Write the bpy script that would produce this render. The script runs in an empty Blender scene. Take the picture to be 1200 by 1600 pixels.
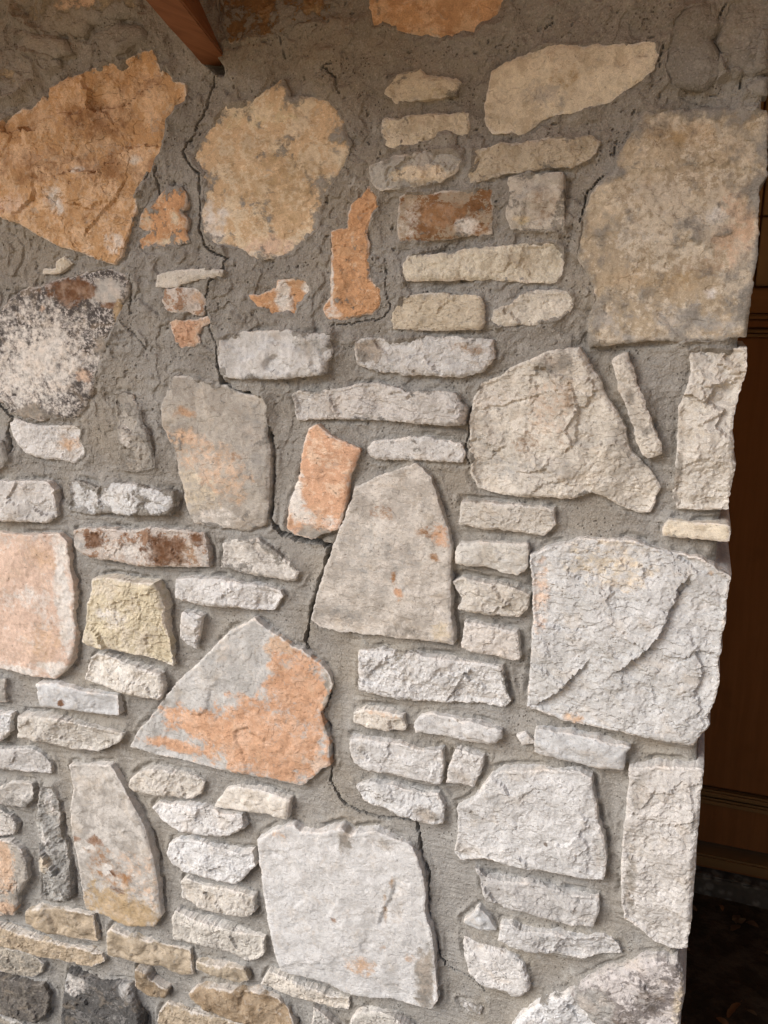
import bpy, math, random
import numpy as np
from mathutils import Vector, Matrix
from mathutils.geometry import delaunay_2d_cdt

scene = bpy.context.scene
COL = scene.collection
R = math.radians

# ------------------------------------------------------------------ camera
cam_data = bpy.data.cameras.new("camera")
cam = bpy.data.objects.new("camera", cam_data)
COL.objects.link(cam)
YAW, PITCH = R(20.0), R(14.2)
cam.location = (0.0, -1.3, 1.78)
cam.rotation_euler = (R(90) - PITCH, 0.0, YAW)
cam_data.sensor_fit = 'VERTICAL'
cam_data.sensor_height = 36.0
cam_data.sensor_width = 27.0
cam_data.lens = 36.0 * 1350.0 / 1600.0
cam_data.clip_start = 0.02
cam_data.clip_end = 500.0
scene.camera = cam

# ------------------------------------------------------------------ light
SUN_EL, SUN_AZ = R(33.0), R(-40.0)      # azimuth from the wall's outward normal, negative = from the left
world = bpy.data.worlds.new("World")
scene.world = world
world.use_nodes = True
wn = world.node_tree.nodes
bg = wn["Background"]
sky = wn.new("ShaderNodeTexSky")
sky.sky_type = 'NISHITA'
sky.sun_disc = False
sky.sun_elevation = SUN_EL
sky.sun_rotation = R(180.0) - SUN_AZ
sky.air_density = 0.7
sky.dust_density = 2.5
sky.ozone_density = 1.0
world.node_tree.links.new(sky.outputs[0], bg.inputs[0])
bg.inputs[1].default_value = 0.05
sun_data = bpy.data.lights.new("sun", 'SUN')
sun = bpy.data.objects.new("sun", sun_data)
COL.objects.link(sun)
sun_data.energy = 1.5
sun_data.angle = R(40.0)
sun_data.color = (1.0, 0.995, 0.99)
sdir = Vector((math.sin(SUN_AZ) * math.cos(SUN_EL), -math.cos(SUN_AZ) * math.cos(SUN_EL), math.sin(SUN_EL)))
sun.rotation_euler = sdir.to_track_quat('Z', 'Y').to_euler()
sun.location = sdir * 6.0

vs = scene.view_settings
vs.view_transform = 'Standard'
vs.look = 'None'
vs.gamma = 1.0
vs.use_curve_mapping = False
vs.exposure = 1.24

# ------------------------------------------------------------------ noise (numpy)
_rng = np.random.RandomState(11)
_PERM = np.concatenate([_rng.permutation(512)] * 2)
_ANG = _rng.rand(512) * 2 * np.pi
_GX, _GY = np.cos(_ANG), np.sin(_ANG)


def noise2(x, y, seed=0):
    xi = np.floor(x).astype(np.int64); yi = np.floor(y).astype(np.int64)
    xf = x - xi; yf = y - yi
    u = xf * xf * xf * (xf * (xf * 6 - 15) + 10)
    v = yf * yf * yf * (yf * (yf * 6 - 15) + 10)

    def g(ix, iy, dx, dy):
        h = _PERM[(_PERM[(ix + seed * 37) & 511] + iy + seed * 101) & 511]
        return _GX[h] * dx + _GY[h] * dy
    a = g(xi, yi, xf, yf); b = g(xi + 1, yi, xf - 1, yf)
    c = g(xi, yi + 1, xf, yf - 1); d = g(xi + 1, yi + 1, xf - 1, yf - 1)
    return 1.5 * ((a * (1 - u) + b * u) * (1 - v) + (c * (1 - u) + d * u) * v)


def fbm(p, size, octaves=4, seed=0, gain=0.5):
    """fractal noise, about -1..1; p in mm, size of the largest features in mm"""
    s = np.zeros(len(p)); a = 1.0; t = 0.0; f = 1.0 / size
    for o in range(octaves):
        s += a * noise2(p[:, 0] * f + 13.7 * o, p[:, 1] * f - 7.1 * o, seed + o)
        t += a; a *= gain; f *= 2.03
    return s / t * 1.35


def ridged(p, size, octaves=3, seed=0):
    s = np.zeros(len(p)); a = 1.0; t = 0.0; f = 1.0 / size
    for o in range(octaves):
        s += a * (1 - 2.2 * np.abs(noise2(p[:, 0] * f + 3.3 * o, p[:, 1] * f + 9.2 * o, seed + o)))
        t += a; a *= 0.5; f *= 2.1
    return s / t


def seg_dist(p, a, b):
    """distance of points p (N,2) to the segments a-b (M,2); chunked. returns d, index, t"""
    n = len(p); D = np.empty(n); I = np.empty(n, int); T = np.empty(n)
    ab = b - a; L = np.maximum((ab ** 2).sum(1), 1e-9)
    step = max(1, 1500000 // max(1, len(a)))
    for i in range(0, n, step):
        q = p[i:i + step, None, :] - a[None]
        t = np.clip((q * ab[None]).sum(2) / L, 0, 1)
        dd = ((q - t[..., None] * ab[None]) ** 2).sum(2)
        k = dd.argmin(1); r = np.arange(len(k))
        D[i:i + step] = np.sqrt(dd[r, k]); I[i:i + step] = k; T[i:i + step] = t[r, k]
    return D, I, T


def inside(p, poly):
    x, y = p[:, 0], p[:, 1]
    res = np.zeros(len(p), bool)
    x0, y0 = poly[-1]
    for x1, y1 in poly:
        c = (y1 > y) != (y0 > y)
        if c.any():
            with np.errstate(divide='ignore', invalid='ignore'):
                xx = (x0 - x1) * (y - y1) / (y0 - y1 + 1e-12) + x1
            res ^= c & (x < xx)
        x0, y0 = x1, y1
    return res


def resample(poly, step, closed=True):
    pts = []
    n = len(poly)
    for i in range(n if closed else n - 1):
        a = poly[i]; b = poly[(i + 1) % n]
        k = max(1, int(round(np.hypot(*(b - a)) / step)))
        for j in range(k):
            pts.append(a + (b - a) * (j / k))
    if not closed:
        pts.append(poly[-1])
    return np.array(pts)


def sstep(a, b, x):
    t = np.clip((x - a) / (b - a), 0, 1)
    return t * t * (3 - 2 * t)


# ------------------------------------------------------------------ objects
def mesh_np(name, verts, faces, mat, parent=None, attrs=None, smooth=True):
    """verts (N,3) metres, faces (M,k) all k-gons"""
    me = bpy.data.meshes.new(name)
    verts = np.asarray(verts, np.float32); faces = np.asarray(faces, np.int32)
    k = faces.shape[1]
    me.vertices.add(len(verts)); me.vertices.foreach_set("co", verts.ravel())
    me.loops.add(faces.size); me.loops.foreach_set("vertex_index", faces.ravel())
    me.polygons.add(len(faces))
    me.polygons.foreach_set("loop_start", np.arange(0, faces.size, k, dtype=np.int32))
    me.polygons.foreach_set("use_smooth", np.full(len(faces), smooth))
    me.update(calc_edges=True)
    if attrs:
        for an, arr in attrs.items():
            at = me.attributes.new(an, 'FLOAT_COLOR', 'POINT')
            c = np.ones((len(verts), 4), np.float32); c[:, :arr.shape[1]] = arr
            at.data.foreach_set("color", c.ravel())
    me.materials.append(mat)
    o = bpy.data.objects.new(name, me)
    COL.objects.link(o)
    if parent is not None:
        o.parent = parent
    return o


def tag(o, label=None, cat=None, group=None, kind=None):
    if label: o["label"] = label
    if cat: o["category"] = cat
    if group: o["group"] = group
    if kind: o["kind"] = kind
    return o


def empty(name, loc=(0, 0, 0)):
    o = bpy.data.objects.new(name, None)
    o.empty_display_size = 0.1
    o.location = loc
    COL.objects.link(o)
    return o


def box_mesh(name, lo, hi, mat, parent=None, bevel=0.0, cuts=0):
    import bmesh
    bm = bmesh.new()
    bmesh.ops.create_cube(bm, size=1.0)
    for v in bm.verts:
        v.co = Vector([lo[i] + (hi[i] - lo[i]) * (v.co[i] + 0.5) for i in range(3)])
    if bevel > 0:
        bmesh.ops.bevel(bm, geom=list(bm.edges), offset=bevel, segments=2, affect='EDGES')
    me = bpy.data.meshes.new(name)
    bm.to_mesh(me); bm.free()
    me.materials.append(mat)
    o = bpy.data.objects.new(name, me)
    COL.objects.link(o)
    if parent is not None:
        o.parent = parent
    return o


# ------------------------------------------------------------------ materials
def new_mat(name, rough=0.9, spec=0.25):
    m = bpy.data.materials.new(name)
    m.use_nodes = True
    b = m.node_tree.nodes["Principled BSDF"]
    b.inputs["Roughness"].default_value = rough
    b.inputs["Specular IOR Level"].default_value = spec
    return m, m.node_tree, b


class NT:
    def __init__(s, tree):
        s.t = tree; s.n = tree.nodes; s.l = tree.links

    def put(s, sock, v):
        if hasattr(v, 'is_output'):
            s.l.new(v, sock)
        else:
            sock.default_value = v

    def noise(s, vec, scale, detail=4.0, rough=0.55, dist=0.0):
        n = s.n.new("ShaderNodeTexNoise")
        s.l.new(vec, n.inputs["Vector"])
        n.inputs["Scale"].default_value = scale
        n.inputs["Detail"].default_value = detail
        n.inputs["Roughness"].default_value = rough
        n.inputs["Distortion"].default_value = dist
        return n.outputs["Fac"]

    def voro(s, vec, scale, feature='F1'):
        n = s.n.new("ShaderNodeTexVoronoi")
        n.feature = feature
        s.l.new(vec, n.inputs["Vector"])
        n.inputs["Scale"].default_value = scale
        return n.outputs["Distance"]

    def math(s, op, a, b=0.0, c=0.0):
        n = s.n.new("ShaderNodeMath"); n.operation = op
        s.put(n.inputs[0], a); s.put(n.inputs[1], b)
        if op == 'MULTIPLY_ADD': s.put(n.inputs[2], c)
        return n.outputs[0]

    def ramp(s, v, lo, hi, a=0.0, b=1.0, mode='SMOOTHSTEP'):
        n = s.n.new("ShaderNodeMapRange"); n.interpolation_type = mode
        s.put(n.inputs[0], v)
        n.inputs[1].default_value = lo; n.inputs[2].default_value = hi
        n.inputs[3].default_value = a; n.inputs[4].default_value = b
        return n.outputs[0]

    def mix(s, f, a, b, mode='MIX'):
        n = s.n.new("ShaderNodeMix"); n.data_type = 'RGBA'; n.blend_type = mode
        s.put(n.inputs[0], f)
        for sock, v in ((n.inputs[6], a), (n.inputs[7], b)):
            if hasattr(v, 'is_output'): s.l.new(v, sock)
            else: sock.default_value = (*v, 1.0)
        return n.outputs[2]

    def attr(s, name):
        n = s.n.new("ShaderNodeAttribute"); n.attribute_name = name
        return n.outputs["Color"]

    def alpha(s, name):
        n = s.n.new("ShaderNodeAttribute"); n.attribute_name = name
        return n.outputs["Alpha"]

    def sep(s, v):
        n = s.n.new("ShaderNodeSeparateColor"); s.l.new(v, n.inputs[0])
        return n.outputs

    def bump(s, h, dist, strength=1.0, normal=None):
        n = s.n.new("ShaderNodeBump")
        s.l.new(h, n.inputs["Height"])
        n.inputs["Distance"].default_value = dist
        n.inputs["Strength"].default_value = strength
        if normal is not None: s.l.new(normal, n.inputs["Normal"])
        return n.outputs[0]

    def coord(s):
        return s.n.new("ShaderNodeTexCoord").outputs["Object"]

    def scaled(s, vec, sc, rot=None):
        n = s.n.new("ShaderNodeMapping")
        s.l.new(vec, n.inputs[0]); n.inputs["Scale"].default_value = sc
        if rot: n.inputs["Rotation"].default_value = rot
        return n.outputs[0]


MORTAR_A = (0.290, 0.281, 0.265)
MORTAR_B = (0.240, 0.225, 0.202)
MORTAR_C = (0.390, 0.378, 0.354)


def mortar_colour(t, P):
    big = t.noise(P, 7.0, 3.0)
    mid = t.noise(P, 42.0, 5.0, 0.6)
    fine = t.noise(P, 420.0, 3.0, 0.6)
    c = t.mix(t.ramp(big, 0.38, 0.62), MORTAR_A, MORTAR_B)
    c = t.mix(t.ramp(t.noise(P, 3.2, 5.0, 0.62), 0.46, 0.64, 0.0, 0.7), c, (0.318, 0.284, 0.234))
    c = t.mix(t.ramp(mid, 0.52, 0.74, 0.0, 0.7), c, MORTAR_C)
    c = t.mix(t.ramp(fine, 0.52, 0.72, 0.0, 0.6), c, (0.46, 0.44, 0.40))
    c = t.mix(t.ramp(fine, 0.44, 0.28, 0.0, 0.7), c, (0.12, 0.105, 0.085))
    return c, mid, fine


def make_mortar():
    m, tree, b = new_mat("mortar", 0.95, 0.15)
    t = NT(tree); P = t.coord()
    c, mid, fine = mortar_colour(t, P)
    pit = t.ramp(t.voro(P, 150.0), 0.12, 0.24, 1.0, 0.0)            # air holes left by the trowel
    pit = t.math('MULTIPLY', pit, t.ramp(t.noise(P, 24.0, 3.0), 0.50, 0.60))
    c = t.mix(t.math('MULTIPLY', pit, 0.7), c, (0.11, 0.095, 0.078))
    tree.links.new(c, b.inputs["Base Color"])
    h = t.math('MULTIPLY_ADD', mid, 0.8, t.math('MULTIPLY', fine, 0.55))
    h = t.math('SUBTRACT', h, t.math('MULTIPLY', pit, 0.8))
    tree.links.new(t.bump(h, 0.0040, 1.0), b.inputs["Normal"])
    return m


def make_stone():
    m, tree, b = new_mat("limestone", 0.9, 0.22)
    t = NT(tree); P0 = t.coord()
    gs = t.n.new("ShaderNodeAttribute"); gs.attribute_name = "gs"       # grain: stretch along, stretch up, offset
    gr = t.sep(t.attr("gr"))                                            # amount of fine grain, of broken layers, of specks
    g3 = t.sep(gs.outputs["Color"])
    cmb = t.n.new("ShaderNodeCombineXYZ")
    tree.links.new(g3[0], cmb.inputs[0]); cmb.inputs[1].default_value = 1.0; tree.links.new(g3[1], cmb.inputs[2])
    vm = t.n.new("ShaderNodeVectorMath"); vm.operation = 'MULTIPLY'
    tree.links.new(P0, vm.inputs[0]); tree.links.new(cmb.outputs[0], vm.inputs[1])
    va = t.n.new("ShaderNodeVectorMath"); va.operation = 'ADD'
    tree.links.new(vm.outputs[0], va.inputs[0]); tree.links.new(g3[2], va.inputs[1])
    P = va.outputs[0]
    ca, cb, cc = t.attr("ca"), t.attr("cb"), t.attr("cc")
    mk = t.sep(t.attr("mk"))
    n1 = t.noise(P, 110.0, 8.0, 0.72, 0.0)
    n2 = t.noise(P, 60.0, 9.0, 0.72, 0.25)
    n3 = t.noise(P, 700.0, 4.0, 0.7)
    n4 = t.noise(P, 26.0, 4.0, 0.6)
    d1 = t.math('SUBTRACT', n1, 0.5); d2 = t.math('SUBTRACT', n2, 0.5)
    fB = t.ramp(t.math('MULTIPLY_ADD', d1, 1.9, mk[0]), 0.40, 0.60)
    fC = t.ramp(t.math('MULTIPLY_ADD', d2, 1.9, mk[1]), 0.20, 0.76)
    sv = t.math('SUBTRACT', t.math('MULTIPLY_ADD', d2, 1.1, mk[2]), 0.5)
    fS = t.ramp(t.math('DIVIDE', sv, t.alpha("mk")), -0.5, 0.5)
    c = t.mix(fB, ca, cb)
    cc2 = t.mix(t.ramp(n4, 0.42, 0.66, 0.0, 0.55), cc, t.mix(0.5, cc, (0.70, 0.58, 0.48)))
    c = t.mix(fC, c, cc2)
    tone = t.ramp(n4, 0.3, 0.7, 0.88, 1.10, 'LINEAR')
    tone = t.math('MULTIPLY', tone, t.ramp(n3, 0.3, 0.7, 0.74, 1.20, 'LINEAR'))
    tone = t.math('MULTIPLY', tone, t.ramp(n1, 0.3, 0.7, 0.80, 1.17, 'LINEAR'))
    mul = t.n.new("ShaderNodeVectorMath"); mul.operation = 'SCALE'
    tree.links.new(c, mul.inputs[0]); tree.links.new(tone, mul.inputs["Scale"])
    c = mul.outputs[0]
    # faint earthy specks and grey scuffs
    speck = t.math('MULTIPLY', t.ramp(t.noise(P, 170.0, 4.0, 0.65), 0.62, 0.72), gr[2])
    c = t.mix(speck, c, (0.22, 0.17, 0.12))
    scuff = t.ramp(t.noise(P, 55.0, 5.0, 0.7, 1.0), 0.57, 0.66, 0.0, 0.42)
    c = t.mix(scuff, c, (0.36, 0.345, 0.32))
    warm = t.ramp(t.noise(P, 17.0, 6.0, 0.68, 0.6), 0.52, 0.68, 0.0, 0.42)
    c = t.mix(warm, c, t.mix(0.55, c, (0.50, 0.39, 0.265)))
    cm, mid, fine = mortar_colour(t, P0)
    c = t.mix(fS, c, cm)
    tree.links.new(c, b.inputs["Base Color"])
    def terrace(src, steps, k):
        x = t.math('MULTIPLY', src, steps)
        fr = t.math('FRACT', x)
        return t.math('MULTIPLY', t.math('ADD', t.math('FLOOR', x), t.ramp(fr, 0.80, 1.0)), k)
    n5 = t.noise(t.scaled(P, (1.0, 1.0, 1.35)), 17.0, 5.0, 0.55, 0.1)
    n6 = t.noise(P, 58.0, 5.0, 0.62, 0.1)
    h = t.math('MULTIPLY', t.math('MULTIPLY_ADD', n1, 0.8, t.math('MULTIPLY', n3, 0.35)), gr[0])
    ter = t.math('ADD', terrace(n5, 6.0, 0.34), terrace(n6, 5.0, 0.05))
    h = t.math('MULTIPLY_ADD', ter, gr[1], h)
    h = t.math('MULTIPLY_ADD', n4, 0.4, h)
    h = t.math('SUBTRACT', h, t.math('MULTIPLY', speck, 0.3))
    nb = t.bump(h, 0.0055, 1.0)
    nb = t.bump(fS, 0.0012, 0.8, nb)
    tree.links.new(nb, b.inputs["Normal"])
    return m


def make_wood(name, a, b_, dirn, rough=0.55, grain=55.0):
    m, tree, b = new_mat(name, rough, 0.3 if rough < .8 else .1)
    t = NT(tree); P = t.coord()
    sc = [grain] * 3; sc[dirn] = grain * 0.06
    g = t.noise(t.scaled(P, sc), 1.0, 6.0, 0.65, 0.6)
    w = t.noise(P, 9.0, 3.0)
    c = t.mix(t.ramp(g, 0.35, 0.68), a, b_)
    c = t.mix(t.ramp(w, 0.5, 0.8, 0.0, 0.35), c, tuple(x * 0.6 for x in a))
    tree.links.new(c, b.inputs["Base Color"])
    tree.links.new(t.bump(g, 0.0012, 0.6), b.inputs["Normal"])
    return m


def make_ground():
    m, tree, b = new_mat("concrete_floor", 0.92, 0.2)
    t = NT(tree); P = t.coord()
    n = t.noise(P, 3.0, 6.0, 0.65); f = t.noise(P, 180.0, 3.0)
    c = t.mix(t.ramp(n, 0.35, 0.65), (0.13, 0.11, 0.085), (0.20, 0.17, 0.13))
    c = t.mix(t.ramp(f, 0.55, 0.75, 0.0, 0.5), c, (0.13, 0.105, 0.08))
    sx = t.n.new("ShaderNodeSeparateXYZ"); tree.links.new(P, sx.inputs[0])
    bounce_band = t.ramp(t.math('MULTIPLY_ADD', n, 0.15, sx.outputs[1]), -0.95, -0.99)     # unseen bright ground, added to bounce warm light onto wall and ceiling
    c = t.mix(bounce_band, c, t.mix(t.ramp(n, 0.4, 0.65), (0.64, 0.43, 0.22), (0.70, 0.48, 0.26)))
    tree.links.new(c, b.inputs["Base Color"])
    tree.links.new(t.bump(t.math('MULTIPLY_ADD', n, 2.0, f), 0.004, 0.7), b.inputs["Normal"])
    return m


def make_aggregate():
    m, tree, b = new_mat("aggregate_concrete", 0.9, 0.2)
    t = NT(tree); P = t.coord()
    v = t.voro(P, 30.0); n = t.noise(P, 60.0, 4.0)
    c = t.mix(t.ramp(v, 0.25, 0.5), (0.16, 0.135, 0.10), (0.075, 0.058, 0.04))
    c = t.mix(t.ramp(n, 0.5, 0.7), c, (0.09, 0.07, 0.05))
    tree.links.new(c, b.inputs["Base Color"])
    tree.links.new(t.bump(v, 0.01, 0.7), b.inputs["Normal"])
    return m


def make_leaf(name, a, b_):
    m, tree, b = new_mat(name, 0.7, 0.3)
    t = NT(tree); P = t.coord()
    tree.links.new(t.mix(t.ramp(t.noise(P, 90.0, 3.0), 0.4, 0.65), a, b_), b.inputs["Base Color"])
    return m


M_MORTAR = make_mortar()
M_STONE = make_stone()
M_BEAM = make_wood("stained_beam", (0.185, 0.072, 0.030), (0.265, 0.112, 0.05), 1, 0.75, 90.0)
M_SOFFIT = make_wood("soffit_boards", (0.74, 0.38, 0.10), (0.80, 0.43, 0.13), 0, 0.6, 30.0)
M_DOOR = make_wood("door_paint", (0.175, 0.064, 0.019), (0.205, 0.078, 0.024), 2, 0.85, 40.0)
M_TRIM = make_wood("door_trim", (0.175, 0.088, 0.030), (0.205, 0.106, 0.038), 0, 0.85, 40.0)
M_RAIL = make_wood("door_rail", (0.20, 0.085, 0.026), (0.23, 0.10, 0.032), 0, 0.85, 40.0)
M_PALE = make_wood("upper_panel", (0.27, 0.15, 0.06), (0.31, 0.175, 0.07), 2, 0.85, 40.0)
M_GROUND = make_ground()
M_AGG = make_aggregate()
M_LEAF = [make_leaf("dry_leaf_rust", (0.14, 0.052, 0.016), (0.20, 0.09, 0.03)),
          make_leaf("dry_leaf_tan", (0.15, 0.092, 0.043), (0.10, 0.053, 0.022)),
          make_leaf("dry_leaf_dark", (0.10, 0.05, 0.022), (0.16, 0.09, 0.04))]

# ------------------------------------------------------------------ setting
WALL_L, WALL_R, WALL_TOP = -2300.0, 43.0, 2450.0      # mm along the wall, and its height under the ceiling
DOOR_Y = 1.2


def ground_sheet():
    xs = np.concatenate([[-40, -15, -6], np.linspace(-3, 3, 61), [6, 15, 40]])
    ys = np.concatenate([[-60, -25, -10, -5], np.linspace(-3, 1.6, 47), [4, 10]])
    X, Y = np.meshgrid(xs, ys)
    p = np.stack([X.ravel(), Y.ravel()], 1)
    z = 0.008 * fbm(p * 1000, 700, 4, 5) * (np.abs(p[:, 0]) < 2.9)
    nx = len(xs); idx = np.arange(len(p)).reshape(X.shape)
    f = np.stack([idx[:-1, :-1], idx[:-1, 1:], idx[1:, 1:], idx[1:, :-1]], -1).reshape(-1, 4)
    return tag(mesh_np("ground", np.column_stack([p, z - 0.004]), f, M_GROUND), kind="structure")


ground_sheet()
ceil = tag(box_mesh("ceiling", (-4.0, -0.92, 2.454), (4.0, DOOR_Y + 0.25, 2.495), M_SOFFIT), kind="structure")
M_SHADE_FLOOR, _tr, _b = new_mat("shade_dark_floor", 0.95, 0.1)  # alcove shade is put into this near-black floor colour
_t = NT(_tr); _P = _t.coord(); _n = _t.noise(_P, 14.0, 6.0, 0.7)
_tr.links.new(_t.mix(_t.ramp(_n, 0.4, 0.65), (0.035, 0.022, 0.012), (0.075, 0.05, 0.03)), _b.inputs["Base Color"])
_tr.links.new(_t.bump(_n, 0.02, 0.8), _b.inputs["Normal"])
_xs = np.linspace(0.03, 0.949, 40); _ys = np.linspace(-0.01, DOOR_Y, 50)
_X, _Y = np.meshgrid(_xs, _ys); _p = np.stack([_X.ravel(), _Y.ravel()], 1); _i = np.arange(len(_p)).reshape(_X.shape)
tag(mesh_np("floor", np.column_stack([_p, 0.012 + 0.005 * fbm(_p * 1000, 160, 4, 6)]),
            np.stack([_i[:-1, :-1], _i[:-1, 1:], _i[1:, 1:], _i[1:, :-1]], -1).reshape(-1, 4), M_SHADE_FLOOR), kind="structure")
tag(box_mesh("wall", (0.95, 0.0, -0.02), (3.2, DOOR_Y + 0.22, 2.45), M_MORTAR), kind="structure")

# ------------------------------------------------------------------ the stone wall
PAL = {   # colour a, colour b, share of b (-1..1), size of the patches in mm
 'orange_brown': ((.66,.47,.31), (.50,.315,.17), .0, 30),
 'orange': ((.58,.345,.195), (.63,.46,.32), -.25, 26),
 'orange_tan': ((.58,.37,.215), (.63,.45,.30), -.05, 24),
 'tan': ((.64,.48,.315), (.68,.58,.44), -.02, 26),
 'cream': ((.67,.61,.50), (.50,.44,.345), -.15, 24),
 'cream_grey': ((.63,.60,.545), (.48,.455,.412), -.05, 40),
 'white': ((.630,.624,.615), (.510,.500,.486), -.15, 30),
 'white_cream': ((.635,.612,.568), (.52,.485,.43), -.12, 28),
 'white_big': ((.605,.592,.575), (.52,.505,.483), -.12, 60),
 'greywhite': ((.60,.58,.548), (.42,.40,.372), -.05, 24),
 'grey': ((.45,.43,.395), (.34,.32,.29), -.05, 34),
 'rusty': ((.44,.36,.27), (.25,.13,.06), .02, 22),
 'rusty_white': ((.60,.55,.51), (.34,.22,.15), -.08, 16),
 'orange_pink': ((.62,.39,.265), (.66,.49,.37), -.1, 24),
 'pink': ((.67,.49,.385), (.63,.53,.46), -.2, 40),
 'yellow': ((.65,.58,.43), (.62,.56,.455), -.05, 40),
 'two_tone': ((.60,.59,.57), (.48,.47,.45), -.05, 34),
 'dark_mottled': ((.085,.078,.076), (.50,.48,.47), -.10, 40),
 'mottled_corner': ((.27,.245,.235), (.60,.565,.55), .04, 30),
 'cream_dull': ((.50,.415,.31), (.37,.30,.215), .0, 20),
 'brown_dull': ((.40,.31,.215), (.28,.205,.13), .0, 22),
 'greydull': ((.30,.275,.235), (.40,.355,.29), -.1, 26),
 'greydark': ((.15,.135,.12), (.22,.195,.165), -.1, 26),
 'charcoal': ((.105,.10,.095), (.20,.19,.18), -.22, 34),
 'mortary': ((.30,.265,.205), (.40,.345,.25), -.1, 40),
 'brown_stone': ((.24,.15,.075), (.33,.22,.12), -.1, 60),
 'quoin_top': ((.43,.365,.275), (.55,.50,.42), -.02, 60),
}
CC = {'wh': (.74,.715,.68), 'cr': (.66,.58,.45), 'ye': (.68,.58,.38), 'or': (.62,.375,.24), 'or2': (.62,.44,.31),
      'pk': (.67,.50,.39), 'rust': (.34,.19,.095), 'br': (.17,.085,.045), 'br2': (.33,.24,.165), 'dk': (.10,.085,.075),
      'g1': (.46,.45,.43), 'g2': (.36,.35,.33), 'mo': (.285,.265,.235), 'ta2': (.44,.325,.19), 'ta3': (.56,.45,.36)}

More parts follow.
